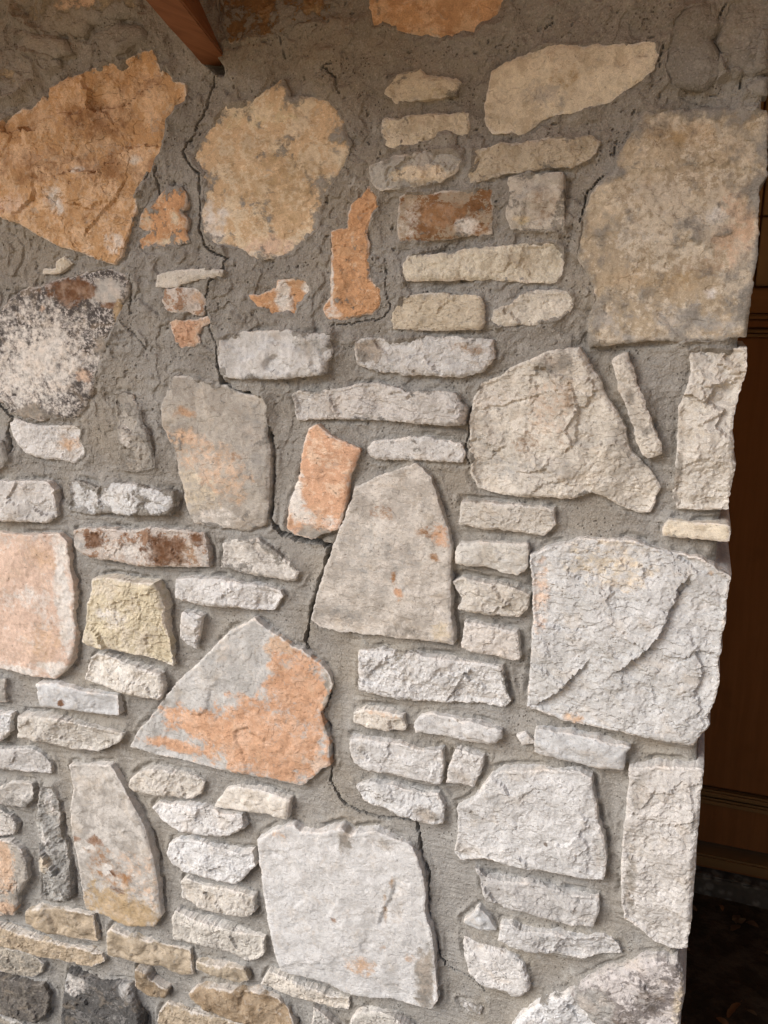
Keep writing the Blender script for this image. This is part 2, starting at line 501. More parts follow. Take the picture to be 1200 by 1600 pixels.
# every stone as it sits in the wall: palette, outline in millimetres along the wall and above the ground, and
# how it is laid: proud of the mortar, edge rounding, relief, mortar smear, stains (x, z, rx, rz, colour, strength), ledges
STONES = [
 ('orange_brown', [(-1234,2045),(-1171,2065),(-1146,2074),(-1121,2085),(-1104,2081),(-1078,2100),(-1068,2094),(-1063,2112),(-1037,2120),(-998,2130),(-955,2141),(-921,2145),(-889,2152),(-865,2155),(-859,2144),(-856,2133),(-850,2117),(-842,2129),(-833,2123),(-828,2107),(-809,2102),(-809,2076),(-819,2065),(-840,2054),(-844,2031),(-856,2003),(-869,1991),(-883,1969),(-906,1940),(-915,1915),(-927,1890),(-935,1873),(-947,1842),(-961,1830),(-997,1838),(-1036,1851),(-1069,1858),(-1115,1881),(-1148,1897),(-1196,1913),(-1252,1929)],
  dict(pr=13, rel=5, sm=0.16, gf=0.8, label='large orange-brown stone with whitish flecks beside the wooden beam', sp=[(-976, 2055, 58, 35, 'rust', 0.6), (-896, 2108, 37, 19, 'rust', 0.4), (-1102, 1992, 69, 26, 'rust', 0.5), (-957, 1985, 77, 22, 'rust', 0.55), (-1070, 1937, 22, 21, 'wh', 0.62), (-1016, 1983, 12, 11, 'wh', 0.6), (-955, 1863, 18, 19, 'wh', 0.6), (-912, 1993, 15, 10, 'wh', 0.6), (-1165, 1931, 43, 17, 'pk', 0.6)], st=[([(-925, 1972), (-949, 1935), (-977, 1910), (-1009, 1883), (-1015, 1869)], 5, 14)])),
 ('orange', [(-912,1890),(-907,1908),(-889,1924),(-870,1932),(-850,1948),(-835,1950),(-823,1947),(-816,1935),(-815,1920),(-826,1910),(-817,1895),(-822,1880),(-814,1862),(-842,1859),(-867,1856),(-898,1859),(-914,1852),(-914,1867),(-887,1882),(-902,1885)],
  dict(pr=5, ew=4, sm=0.3, sp=[(-901, 1898, 13, 18, 'cr', 0.6), (-839, 1901, 12, 12, 'cr', 0.6), (-866, 1863, 38, 8, 'cr', 0.6)])),
 ('tan', [(-810,2001),(-796,2005),(-781,2017),(-765,2033),(-752,2051),(-734,2067),(-706,2068),(-678,2075),(-634,2093),(-621,2070),(-592,2066),(-560,2061),(-535,2033),(-530,2011),(-523,1997),(-530,1979),(-541,1962),(-552,1944),(-574,1922),(-577,1889),(-591,1870),(-608,1858),(-625,1842),(-653,1836),(-682,1835),(-705,1840),(-719,1853),(-751,1852),(-769,1861),(-785,1875),(-787,1899),(-781,1938),(-783,1968),(-797,1980)],
  dict(pr=7, ew=6, rel=3, sm=0.3, soft=0.12, sf=0.5, label='large tan stone with whitish rim right of the long crack', sp=[(-767, 1884, 26, 40, 'wh', 0.7), (-664, 1853, 57, 14, 'pk', 0.7), (-687, 1843, 47, 12, 'wh', 0.5), (-536, 1975, 19, 27, 'cr', 0.7), (-557, 1939, 19, 22, 'cr', 0.7), (-649, 1952, 78, 57, 'ta2', 0.5), (-679, 2047, 67, 14, 'ye', 0.4)])),
 ('orange', [(-497,1937),(-484,1921),(-481,1909),(-489,1898),(-503,1870),(-498,1854),(-498,1829),(-497,1804),(-477,1788),(-477,1762),(-490,1750),(-515,1746),(-541,1741),(-563,1737),(-574,1756),(-560,1776),(-559,1810),(-559,1836),(-559,1872),(-531,1878),(-528,1899),(-523,1913),(-507,1922)],
  dict(pr=7, ew=4, sm=0.22, label='tall narrow orange stone under the thin stacked stones', sp=[(-558, 1798, 4, 59, 'wh', 0.7), (-555, 1749, 13, 10, 'wh', 0.6), (-533, 1788, 15, 29, 'rust', 0.4)])),
 ('orange_tan', [(-503,2221),(-496,2187),(-493,2171),(-490,2152),(-464,2153),(-449,2142),(-421,2139),(-392,2134),(-369,2126),(-355,2129),(-336,2126),(-323,2140),(-296,2141),(-288,2159),(-285,2197)],
  dict(pr=6, ew=5, rel=2.5, sm=0.2, label='orange-tan stone cut off by the top edge')),
 ('cream', [(-466,2067),(-461,2077),(-449,2086),(-430,2088),(-415,2089),(-406,2082),(-388,2078),(-361,2074),(-355,2068),(-361,2054),(-381,2053),(-410,2052),(-436,2051),(-452,2049),(-457,2058),(-469,2063)],
  dict(sm=0.21)),
 ('cream', [(-471,2027),(-464,2030),(-449,2025),(-434,2030),(-403,2031),(-371,2028),(-343,2028),(-340,2008),(-344,2002),(-380,2002),(-402,1995),(-424,1992),(-447,1988),(-466,1988),(-472,2006)],
  dict(sm=0.21)),
 ('grey', [(-494,1966),(-462,1974),(-416,1980),(-387,1981),(-361,1981),(-349,1964),(-358,1952),(-375,1942),(-382,1939),(-412,1934),(-446,1932),(-477,1930),(-489,1941)],
  dict(rel=6, sm=0.21, sp=[(-419, 1950, 45, 12, 'cr', 0.8)])),
 ('cream', [(-314,2057),(-310,2079),(-290,2089),(-262,2095),(-238,2107),(-195,2102),(-157,2099),(-145,2100),(-124,2099),(-104,2099),(-92,2097),(-89,2083),(-93,2068),(-105,2057),(-120,2047),(-140,2034),(-165,2026),(-199,2019),(-216,2019),(-234,2016),(-251,2003),(-266,1995),(-278,2000),(-307,2000),(-315,2011),(-318,2036)],
  dict(pr=14, rel=3, sm=0.12, soft=0.3, sf=0.65, label='large smooth pale cream stone below the top edge', sp=[(-235, 2043, 27, 18, 'g2', 0.5), (-210, 2065, 18, 16, 'ta2', 0.4)])),
 ('cream', [(-333,1978),(-314,1979),(-293,1985),(-277,1981),(-232,1988),(-197,1987),(-167,1986),(-158,1980),(-162,1967),(-174,1958),(-191,1951),(-231,1950),(-258,1948),(-285,1946),(-313,1939),(-336,1937),(-341,1948),(-334,1955)],
  dict(rel=5, sm=0.18)),
 ('rusty', [(-446,1919),(-428,1924),(-389,1923),(-350,1925),(-317,1927),(-305,1924),(-304,1904),(-305,1873),(-303,1864),(-329,1863),(-368,1859),(-408,1856),(-445,1855),(-448,1886)],
  dict(pr=13, sm=0.25, label='rust-stained brown stone among the pale stacked stones', sp=[(-335, 1874, 17, 11, 'wh', 0.9), (-379, 1888, 30, 18, 'rust', 0.8), (-428, 1885, 15, 23, 'wh', 0.4)])),
 ('cream_grey', [(-280,1939),(-257,1943),(-230,1941),(-205,1941),(-202,1917),(-201,1888),(-199,1864),(-227,1866),(-254,1868),(-273,1872),(-281,1890),(-277,1916)],
  dict(rel=6, sm=0.25, sp=[(-228, 1901, 18, 22, 'br2', 0.45), (-260, 1881, 11, 7, 'ye', 0.6)])),
 ('cream', [(-438,1824),(-428,1835),(-368,1836),(-329,1844),(-291,1845),(-254,1848),(-217,1849),(-201,1847),(-198,1823),(-201,1803),(-210,1796),(-252,1797),(-309,1800),(-347,1800),(-397,1800),(-436,1799),(-440,1811)],
  dict(rel=5, sm=0.21)),
 ('cream', [(-451,1761),(-438,1774),(-400,1778),(-377,1779),(-357,1777),(-317,1774),(-310,1760),(-310,1739),(-316,1730),(-366,1727),(-406,1726),(-453,1728),(-456,1745)],
  dict(rel=3.5, sm=0.1, st=[([(-347, 1774), (-376, 1762), (-388, 1741)], 4, 10)])),
 ('cream_grey', [(-296,1756),(-269,1765),(-256,1780),(-232,1783),(-205,1783),(-187,1782),(-181,1774),(-185,1756),(-203,1743),(-226,1738),(-268,1735),(-292,1734),(-299,1742)],
  dict(rel=5, sm=0.21)),
 ('white', [(-761,1706),(-744,1713),(-692,1719),(-634,1721),(-615,1718),(-558,1717),(-556,1686),(-567,1672),(-570,1655),(-602,1650),(-636,1646),(-695,1643),(-732,1643),(-762,1647),(-764,1674)],
  dict(pr=20, rel=5, sm=0.24, sp=[(-589, 1699, 25, 18, 'g2', 0.5)])),
 ('white', [(-520,1707),(-498,1712),(-451,1708),(-440,1711),(-399,1715),(-348,1715),(-296,1712),(-293,1686),(-311,1666),(-341,1657),(-382,1659),(-434,1658),(-480,1661),(-512,1672)],
  dict(rel=5, sm=0.21, sp=[(-496, 1693, 27, 18, 'mo', 0.9), (-330, 1699, 25, 8, 'br2', 0.5)])),
 ('white', [(-634,1617),(-622,1623),(-594,1622),(-542,1631),(-523,1636),(-483,1641),(-451,1635),(-426,1630),(-381,1632),(-354,1631),(-335,1607),(-337,1585),(-366,1583),(-397,1582),(-450,1585),(-505,1584),(-561,1583),(-623,1578),(-628,1597)],
  dict(rel=6, sm=0.21)),
 ('white', [(-499,1535),(-487,1546),(-455,1552),(-426,1557),(-397,1559),(-376,1555),(-344,1553),(-337,1537),(-341,1524),(-365,1524),(-415,1524),(-469,1520),(-491,1524)],
  dict(pr=10, sm=0.21)),
 ('orange_pink', [(-600,1563),(-584,1570),(-566,1555),(-532,1543),(-511,1535),(-517,1515),(-528,1490),(-537,1446),(-551,1398),(-572,1389),(-602,1374),(-630,1379),(-647,1389),(-641,1424),(-630,1458),(-617,1487),(-614,1514),(-607,1542)],
  dict(pr=13, rel=2, sm=0.12, sf=0.65, label='tilted orange stone in the middle of the wall', sp=[(-628, 1447, 15, 39, 'wh', 0.8), (-596, 1383, 54, 14, 'mo', 0.9), (-613, 1409, 17, 14, 'wh', 0.7), (-566, 1408, 14, 9, 'wh', 0.5)])),
 ('greywhite', [(-517,1469),(-483,1489),(-450,1502),(-415,1517),(-390,1496),(-379,1459),(-371,1442),(-363,1418),(-354,1383),(-355,1336),(-354,1281),(-347,1220),(-375,1222),(-431,1218),(-484,1216),(-548,1213),(-588,1216),(-603,1228),(-590,1278),(-573,1326),(-553,1378),(-533,1428)],
  dict(pr=16, rel=3, sm=0.12, sf=0.65, label='large tapering grey-white stone flecked with rust beside the wide crack', sp=[(-370, 1405, 15, 19, 'or', 0.7), (-397, 1407, 15, 9, 'rust', 0.6), (-380, 1366, 9, 9, 'rust', 0.7), (-450, 1325, 5, 16, 'rust', 0.7), (-440, 1298, 9, 11, 'or', 0.7), (-469, 1433, 16, 11, 'rust', 0.4), (-551, 1244, 49, 21, 'g2', 0.6), (-423, 1227, 35, 12, 'mo', 0.6), (-368, 1240, 18, 18, 'cr', 0.7), (-480, 1355, 69, 56, 'g1', 0.4)])),
 ('grey', [(-861,1639),(-840,1642),(-794,1632),(-763,1626),(-727,1614),(-687,1612),(-682,1591),(-681,1548),(-678,1513),(-682,1460),(-685,1420),(-693,1389),(-728,1376),(-783,1378),(-835,1380),(-847,1406),(-851,1435),(-858,1476),(-868,1515),(-887,1554),(-887,1588)],
  dict(pr=12, ew=10, rel=3, sm=0.25, sf=0.65, label='grey stone with rusty blotches left of the wide crack', sp=[(-835, 1579, 21, 11, 'rust', 0.7), (-844, 1537, 40, 14, 'or2', 0.8), (-825, 1535, 13, 9, 'rust', 0.7), (-784, 1475, 71, 52, 'or2', 0.5), (-818, 1450, 53, 53, 'cr', 0.5), (-738, 1506, 13, 11, 'rust', 0.5), (-770, 1487, 39, 14, 'rust', 0.35), (-795, 1393, 40, 18, 'wh', 0.5), (-706, 1525, 27, 78, 'g2', 0.6)])),
 ('grey', [(-986,1604),(-965,1607),(-945,1605),(-936,1584),(-929,1558),(-917,1532),(-910,1505),(-910,1478),(-946,1467),(-982,1467),(-982,1500),(-982,1540),(-985,1570)],
  dict(pr=10, sm=0.35, rel=4, sp=[(-966, 1521, 11, 30, 'wh', 0.5)])),
 ('white', [(-1227,1539),(-1211,1550),(-1182,1541),(-1146,1538),(-1098,1541),(-1065,1541),(-1071,1519),(-1063,1507),(-1065,1488),(-1091,1474),(-1119,1478),(-1154,1477),(-1198,1487),(-1214,1503)],
  dict(pr=8, sm=0.18, sp=[(-1101, 1511, 27, 15, 'or2', 0.6)])),
 ('dark_mottled', [(-1283,1720),(-1234,1744),(-1218,1750),(-1197,1767),(-1165,1786),(-1116,1793),(-1078,1806),(-1054,1808),(-1022,1816),(-973,1819),(-947,1812),(-939,1789),(-951,1768),(-967,1738),(-983,1710),(-1006,1676),(-1020,1645),(-1034,1610),(-1051,1581),(-1071,1562),(-1121,1556),(-1160,1550),(-1193,1551),(-1221,1561),(-1242,1579),(-1301,1594)],
  dict(pr=14, ew=14, rel=2, sm=0.08, sf=0.65, gf=1.5, label='large dark stone speckled with white lichen at the left edge', sp=[(-1127, 1665, 117, 94, 'wh', 0.66), (-1190, 1628, 90, 66, 'wh', 0.62), (-1057, 1784, 53, 22, 'br', 0.9), (-983, 1784, 38, 24, 'g1', 0.95), (-981, 1762, 16, 9, 'br', 0.8), (-1231, 1767, 60, 16, 'mo', 0.6), (-1176, 1563, 45, 17, 'mo', 0.9), (-1117, 1750, 14, 9, 'pk', 0.5), (-1045, 1636, 20, 14, 'pk', 0.7), (-960, 1735, 11, 44, 'ta2', 0.8), (-999, 1685, 19, 20, 'mo', 0.8)])),
 ('cream_grey', [(-881,1810),(-848,1816),(-807,1818),(-748,1817),(-751,1808),(-784,1805),(-808,1801),(-833,1797),(-838,1790),(-884,1792)],
  dict(pr=12, sm=0.1)),
 ('rusty_white', [(-864,1786),(-830,1789),(-801,1786),(-789,1775),(-786,1761),(-796,1745),(-828,1749),(-866,1751),(-873,1765)],
  dict(pr=9, sm=0.15, sp=[(-804, 1773, 15, 10, 'or2', 0.6)])),
 ('orange_pink', [(-863,1733),(-850,1738),(-834,1733),(-804,1737),(-784,1742),(-782,1735),(-801,1726),(-808,1712),(-806,1698),(-824,1692),(-844,1690),(-855,1697),(-857,1712)],
  dict(pr=4, ew=4, sm=0.1)),
 ('orange', [(-706,1776),(-690,1776),(-657,1788),(-652,1800),(-617,1805),(-601,1800),(-593,1785),(-607,1769),(-619,1762),(-624,1740),(-637,1748),(-668,1745),(-676,1756),(-693,1758),(-702,1768)],
  dict(pr=4, ew=4, sm=0.1, sp=[(-644, 1773, 14, 30, 'wh', 0.8), (-604, 1783, 9, 16, 'wh', 0.7)])),
 ('orange', [(-718,1749),(-708,1751),(-704,1741),(-713,1733)],
  dict(pr=3, ew=3, sm=0.1)),
 ('cream', [(-1089,1833),(-1071,1843),(-1057,1831),(-1070,1825),(-1084,1817),(-1099,1813),(-1123,1815),(-1122,1822),(-1091,1822)],
  dict(pr=4, ew=3, sm=0.1)),
 ('white', [(-1311,1422),(-1211,1429),(-1150,1433),(-1138,1417),(-1136,1384),(-1136,1369),(-1159,1354),(-1221,1351),(-1322,1344)],
  dict(pr=16, sm=0.1)),
 ('white', [(-1105,1436),(-1075,1440),(-1038,1429),(-998,1442),(-948,1443),(-911,1437),(-871,1436),(-868,1419),(-877,1394),(-922,1389),(-971,1384),(-1013,1386),(-1057,1379),(-1111,1380),(-1105,1409)],
  dict(pr=13, rel=6, sm=0.32)),
 ('rusty_white', [(-1096,1341),(-1060,1351),(-974,1352),(-927,1363),(-872,1362),(-814,1362),(-807,1333),(-806,1303),(-871,1296),(-932,1291),(-997,1292),(-1061,1294),(-1084,1300),(-1098,1312)],
  dict(pr=16, sm=0.12, label='long stone blotched dark brown and white above the yellow stone', sp=[(-893, 1324, 42, 30, 'br', 0.95), (-1051, 1327, 21, 13, 'br', 0.9), (-830, 1352, 19, 17, 'br', 0.7), (-1085, 1317, 15, 21, 'g1', 0.8), (-977, 1315, 58, 20, 'wh', 0.6), (-815, 1314, 11, 10, 'g1', 0.7)])),
 ('greywhite', [(-775,1346),(-752,1356),(-707,1361),(-676,1346),(-646,1326),(-628,1311),(-635,1295),(-672,1296),(-710,1298),(-748,1301),(-780,1304),(-775,1327)],
  dict(pr=11, sm=0.3)),
 ('white', [(-873,1271),(-841,1277),(-775,1280),(-710,1278),(-664,1272),(-660,1263),(-680,1236),(-712,1233),(-755,1233),(-821,1230),(-858,1233),(-874,1237)],
  dict(pr=17, rel=5, sm=0.15)),
 ('pink', [(-1344,1311),(-1277,1321),(-1250,1320),(-1198,1322),(-1136,1331),(-1120,1317),(-1117,1271),(-1111,1214),(-1119,1170),(-1116,1130),(-1132,1069),(-1158,1041),(-1176,1025),(-1236,1022),(-1290,1025),(-1386,1027)],
  dict(pr=19, rel=3, sm=0.06, sf=0.65, label='large pinkish orange stone with grey rim at the left edge', sp=[(-1135, 1208, 22, 123, 'wh', 0.8), (-1161, 1048, 57, 14, 'wh', 0.8), (-1268, 1027, 69, 12, 'wh', 0.7), (-1222, 1197, 30, 20, 'wh', 0.5), (-1180, 1281, 48, 27, 'or2', 0.6), (-1193, 1105, 41, 36, 'or2', 0.5), (-1135, 1273, 16, 40, 'g1', 0.4)])),
 ('yellow', [(-1055,1252),(-1021,1258),(-982,1258),(-953,1258),(-915,1262),(-909,1248),(-898,1215),(-903,1182),(-896,1144),(-895,1097),(-927,1107),(-970,1111),(-1019,1113),(-1069,1114),(-1094,1120),(-1079,1158),(-1075,1198),(-1063,1216)],
  dict(pr=21, rel=5, sm=0.02, label='pale yellow squarish stone standing proud', sp=[(-1025, 1182, 38, 19, 'wh', 0.5)])),
 ('white', [(-864,1206),(-846,1209),(-824,1205),(-832,1173),(-843,1140),(-859,1144),(-873,1155),(-868,1186)],
  dict(pr=15, sm=0.08)),
 ('white_cream', [(-1068,1094),(-1030,1091),(-978,1083),(-920,1076),(-916,1053),(-926,1026),(-977,1025),(-1042,1028),(-1103,1034),(-1094,1061),(-1083,1081)],
  dict(pr=20, rel=5, sm=0.04)),
 ('white', [(-1221,1007),(-1167,1016),(-1105,1008),(-1029,1011),(-1029,970),(-1083,966),(-1151,965),(-1216,961)],
  dict(pr=18, rel=4, sm=0.04, sp=[(-1161, 976, 8, 7, 'br', 0.95)])),
 ('white_cream', [(-1272,929),(-1230,933),(-1186,940),(-1113,932),(-1040,931),(-1022,930),(-1031,913),(-1064,893),(-1092,879),(-1144,876),(-1199,880),(-1282,879)],
  dict(pr=19, rel=5, sm=0.04)),
 ('white', [(-1385,912),(-1301,924),(-1310,881),(-1342,854),(-1394,855)],
  dict(pr=18, sm=0.04)),
 ('grey', [(-1356,993),(-1312,999),(-1318,973),(-1315,948),(-1364,943)],
  dict(pr=12, sm=0.2)),
 ('white', [(-1398,827),(-1345,831),(-1269,849),(-1237,840),(-1220,817),(-1217,799),(-1281,792),(-1351,787),(-1405,779)],
  dict(pr=17, sm=0.05)),
 ('two_tone', [(-1008,903),(-990,935),(-958,969),(-925,1015),(-887,1062),(-853,1093),(-813,1134),(-767,1182),(-717,1214),(-692,1195),(-672,1188),(-642,1169),(-626,1166),(-589,1143),(-575,1127),(-569,1110),(-577,1077),(-591,1052),(-585,1028),(-576,996),(-575,951),(-593,938),(-630,898),(-681,899),(-726,899),(-823,898),(-909,899),(-953,899),(-982,904)],
  dict(pr=18, rel=3, sm=0.1, sf=0.65, label='large triangular stone, grey-white above and orange below', sp=[(-696, 966, 151, 74, 'or', 1.1), (-628, 1088, 65, 76, 'or', 1.0), (-818, 983, 108, 33, 'or', 1.0), (-907, 926, 61, 14, 'or', 0.9), (-663, 1169, 31, 22, 'or2', 0.9), (-728, 1019, 48, 40, 'or', 0.8), (-606, 951, 40, 40, 'pk', 0.8), (-668, 1017, 54, 33, 'or2', 0.5), (-578, 1083, 10, 63, 'mo', 0.8), (-608, 1140, 18, 12, 'mo', 0.6), (-618, 981, 19, 13, 'mo', 0.6), (-782, 1139, 55, 21, 'g1', 0.5)])),
 ('greywhite', [(-1166,829),(-1111,841),(-1059,851),(-1040,821),(-1013,773),(-995,747),(-982,716),(-975,669),(-966,620),(-966,569),(-963,524),(-984,491),(-1050,472),(-1103,480),(-1159,485),(-1162,537),(-1164,600),(-1171,656),(-1172,722),(-1158,777)],
  dict(pr=16, rel=3, sm=0.07, sf=0.65, label='tall grey-white stone with rusty blotches near the lower left', sp=[(-1094, 613, 41, 42, 'rust', 0.5), (-1113, 667, 21, 11, 'br', 0.8), (-1163, 658, 18, 8, 'br', 0.7), (-1079, 602, 24, 13, 'br', 0.7), (-1039, 596, 27, 19, 'rust', 0.6), (-1066, 558, 35, 10, 'br', 0.6), (-1062, 512, 104, 49, 'ta2', 0.8), (-1086, 607, 14, 16, 'wh', 0.9), (-1007, 597, 50, 48, 'or2', 0.3)])),
 ('white_cream', [(-1011,831),(-991,850),(-955,866),(-901,864),(-863,868),(-843,858),(-851,833),(-875,818),(-930,811),(-995,806),(-1016,812)],
  dict(pr=16, rel=5, sm=0.06)),
 ('white_cream', [(-820,811),(-793,852),(-764,868),(-727,868),(-687,865),(-656,861),(-664,821),(-702,822),(-729,820),(-789,814)],
  dict(pr=16, rel=5, sm=0.06)),
 ('white', [(-965,775),(-951,789),(-896,799),(-846,805),(-800,799),(-761,806),(-756,780),(-792,754),(-846,744),(-900,740),(-944,755)],
  dict(pr=16, rel=5, sm=0.06)),
 ('white', [(-927,704),(-906,720),(-851,726),(-804,720),(-765,718),(-744,727),(-738,699),(-768,662),(-783,648),(-832,650),(-891,649),(-921,657),(-936,678)],
  dict(pr=16, rel=5, sm=0.06)),
 ('white_cream', [(-908,620),(-893,631),(-857,624),(-798,632),(-741,630),(-741,596),(-757,581),(-811,573),(-860,572),(-905,586)],
  dict(pr=16, rel=5, sm=0.06)),
 ('cream_grey', [(-931,532),(-923,546),(-888,540),(-832,537),(-788,535),(-741,538),(-723,538),(-725,500),(-746,479),(-768,472),(-801,482),(-865,484),(-907,485),(-933,480)],
  dict(pr=16, rel=5, sm=0.06)),
 ('cream_dull', [(-1105,440),(-1096,451),(-1041,446),(-972,445),(-904,449),(-897,393),(-929,386),(-964,396),(-1036,386),(-1111,379)],
  dict(pr=16, rel=5, sm=0.06)),
 ('cream_dull', [(-1321,435),(-1283,456),(-1217,466),(-1144,468),(-1142,405),(-1207,401),(-1272,399),(-1325,406)],
  dict(pr=16, rel=5, sm=0.06)),
 ('cream_dull', [(-1465,366),(-1408,368),(-1348,368),(-1258,369),(-1181,375),(-1130,374),(-1123,361),(-1157,337),(-1215,331),(-1292,321),(-1353,324),(-1415,323),(-1472,320)],
  dict(pr=16, rel=5, sm=0.06)),
 ('greydull', [(-1475,296),(-1417,305),(-1378,316),(-1324,315),(-1295,300),(-1305,274),(-1331,252),(-1394,243),(-1426,242),(-1484,236)],
  dict(pr=16, rel=5, sm=0.06)),
 ('greydark', [(-1487,214),(-1428,223),(-1365,232),(-1302,240),(-1285,215),(-1300,164),(-1328,133),(-1404,122),(-1443,118),(-1502,112)],
  dict(pr=16, rel=5, sm=0.06)),
 ('greydull', [(-1504,98),(-1444,107),(-1387,110),(-1351,98),(-1360,21),(-1524,-38)],
  dict(pr=16, rel=5, sm=0.06)),
 ('brown_dull', [(-1037,369),(-1010,366),(-1003,348),(-961,337),(-968,318),(-1014,310),(-1041,323)],
  dict(pr=16, rel=5, sm=0.06)),
 ('cream_dull', [(-882,434),(-818,441),(-773,450),(-763,422),(-785,412),(-824,416),(-885,413)],
  dict(pr=16, rel=5, sm=0.06)),
 ('brown_dull', [(-904,350),(-883,373),(-847,385),(-795,390),(-746,401),(-695,399),(-675,378),(-661,343),(-705,327),(-750,318),(-809,317),(-870,324)],
  dict(pr=16, rel=5, sm=0.06)),
 ('cream_dull', [(-988,270),(-966,301),(-903,302),(-825,310),(-750,313),(-691,309),(-708,255),(-994,152),(-993,221)],
  dict(pr=16, rel=5, sm=0.06)),
 ('cream_grey', [(-733,429),(-712,463),(-672,459),(-626,452),(-580,444),(-544,448),(-546,421),(-590,421),(-649,422),(-697,425)],
  dict(pr=16, rel=5, sm=0.06)),
 ('grey', [(-615,410),(-594,394),(-570,374),(-577,318),(-624,301),(-621,365)],
  dict(pr=16, rel=5, sm=0.06)),
 ('cream_grey', [(-535,409),(-518,430),(-482,446),(-447,443),(-426,431),(-404,409),(-416,360),(-536,317),(-542,376)],
  dict(pr=16, rel=5, sm=0.06)),
 ('charcoal', [(-1223,308),(-1178,300),(-1120,303),(-1058,318),(-1044,283),(-1030,254),(-1032,191),(-1043,117),(-1275,33),(-1264,128),(-1253,190),(-1237,243)],
  dict(pr=22, ew=10, rel=4, sm=0.02, label='dark grey stone at the bottom left edge', sp=[(-1212, 277, 31, 22, 'g1', 0.8), (-1064, 307, 22, 24, 'g1', 0.6)])),
 ('white', [(-724,763),(-693,787),(-662,806),(-648,811),(-635,802),(-596,807),(-553,829),(-543,822),(-531,817),(-519,824),(-485,836),(-448,829),(-420,825),(-404,800),(-395,767),(-389,734),(-391,693),(-378,655),(-372,616),(-368,569),(-364,510),(-376,487),(-414,484),(-452,484),(-504,472),(-548,469),(-593,481),(-634,480),(-681,478),(-694,514),(-706,580),(-715,656),(-723,721)],
  dict(pr=18, rel=2.5, sm=0.1, sf=0.65, label='large smooth white stone at the bottom centre with a slanting groove', sp=[(-514, 542, 28, 18, 'or2', 0.6), (-469, 591, 8, 9, 'or2', 0.6), (-418, 585, 11, 9, 'or2', 0.5), (-566, 634, 7, 9, 'br', 0.6), (-450, 742, 6, 11, 'br2', 0.7), (-464, 684, 5, 31, 'br2', 0.6), (-689, 785, 23, 8, 'or2', 0.5), (-544, 806, 16, 22, 'mo', 0.8), (-387, 545, 18, 71, 'mo', 0.8), (-469, 817, 26, 11, 'g2', 0.6)], st=[([(-444, 750), (-454, 707), (-469, 675), (-479, 633)], 6, 9)])),
 ('white', [(-522,917),(-497,932),(-453,935),(-405,929),(-370,933),(-358,914),(-359,882),(-377,876),(-405,881),(-432,881),(-469,889),(-506,894)],
  dict(pr=17, rel=5, sm=0.12, sp=[(-391, 891, 27, 15, 'mo', 0.7)])),
 ('white', [(-532,1013),(-484,1019),(-437,1019),(-402,1014),(-364,1020),(-361,988),(-365,956),(-406,958),(-448,960),(-502,959),(-524,968),(-530,992)],
  dict(pr=17, rel=4, sm=0.1, sp=[(-511, 998, 13, 10, 'g2', 0.7)])),
 ('white', [(-339,1025),(-293,1020),(-294,1002),(-306,963),(-329,966),(-354,962),(-350,990)],
  dict(pr=17, sm=0.06)),
 ('white_cream', [(-525,1062),(-508,1073),(-469,1075),(-434,1074),(-430,1048),(-469,1041),(-501,1041),(-524,1046)],
  dict(pr=15, sm=0.1, sp=[(-469, 1072, 30, 6, 'or2', 0.6)])),
 ('white', [(-413,1063),(-402,1077),(-380,1085),(-335,1081),(-295,1081),(-262,1077),(-262,1064),(-279,1050),(-316,1049),(-361,1051),(-410,1046)],
  dict(pr=18, rel=5, sm=0.06)),
 ('white', [(-513,1182),(-469,1189),(-408,1192),(-374,1188),(-320,1190),(-266,1190),(-260,1152),(-251,1131),(-259,1120),(-299,1119),(-346,1113),(-391,1109),(-437,1104),(-484,1108),(-514,1109)],
  dict(pr=18, rel=7, sm=0.2, st=[([(-469, 1188), (-451, 1164), (-423, 1151)], 4, 12), ([(-366, 1166), (-322, 1156), (-300, 1163)], 5, 12)])),
 ('white_cream', [(-337,1460),(-291,1462),(-258,1462),(-218,1462),(-194,1462),(-191,1437),(-207,1420),(-236,1421),(-257,1422),(-297,1422),(-341,1425),(-339,1444)],
  dict(pr=16, sm=0.12)),
 ('white_cream', [(-345,1380),(-338,1394),(-297,1399),(-256,1400),(-231,1402),(-231,1364),(-244,1352),(-264,1354),(-288,1360),(-316,1360),(-343,1362)],
  dict(pr=18, sm=0.05)),
 ('white_cream', [(-350,1326),(-334,1336),(-302,1331),(-274,1331),(-253,1328),(-225,1321),(-229,1295),(-241,1282),(-262,1281),(-293,1280),(-339,1283),(-331,1303)],
  dict(pr=19, rel=6, sm=0.05)),
 ('white', [(-328,1260),(-300,1258),(-261,1255),(-243,1255),(-238,1208),(-259,1209),(-291,1212),(-332,1215),(-329,1240)],
  dict(pr=17, sm=0.06)),
 ('white_big', [(-225,1385),(-203,1397),(-177,1408),(-148,1419),(-111,1420),(-83,1425),(-52,1415),(-16,1411),(17,1408),(45,1391),(63,1381),(61,1357),(62,1334),(60,1297),(59,1250),(61,1215),(60,1188),(49,1161),(55,1150),(44,1128),(36,1113),(-5,1113),(-43,1112),(-92,1116),(-129,1117),(-165,1117),(-193,1126),(-219,1129),(-216,1178),(-216,1230),(-216,1281),(-220,1344)],
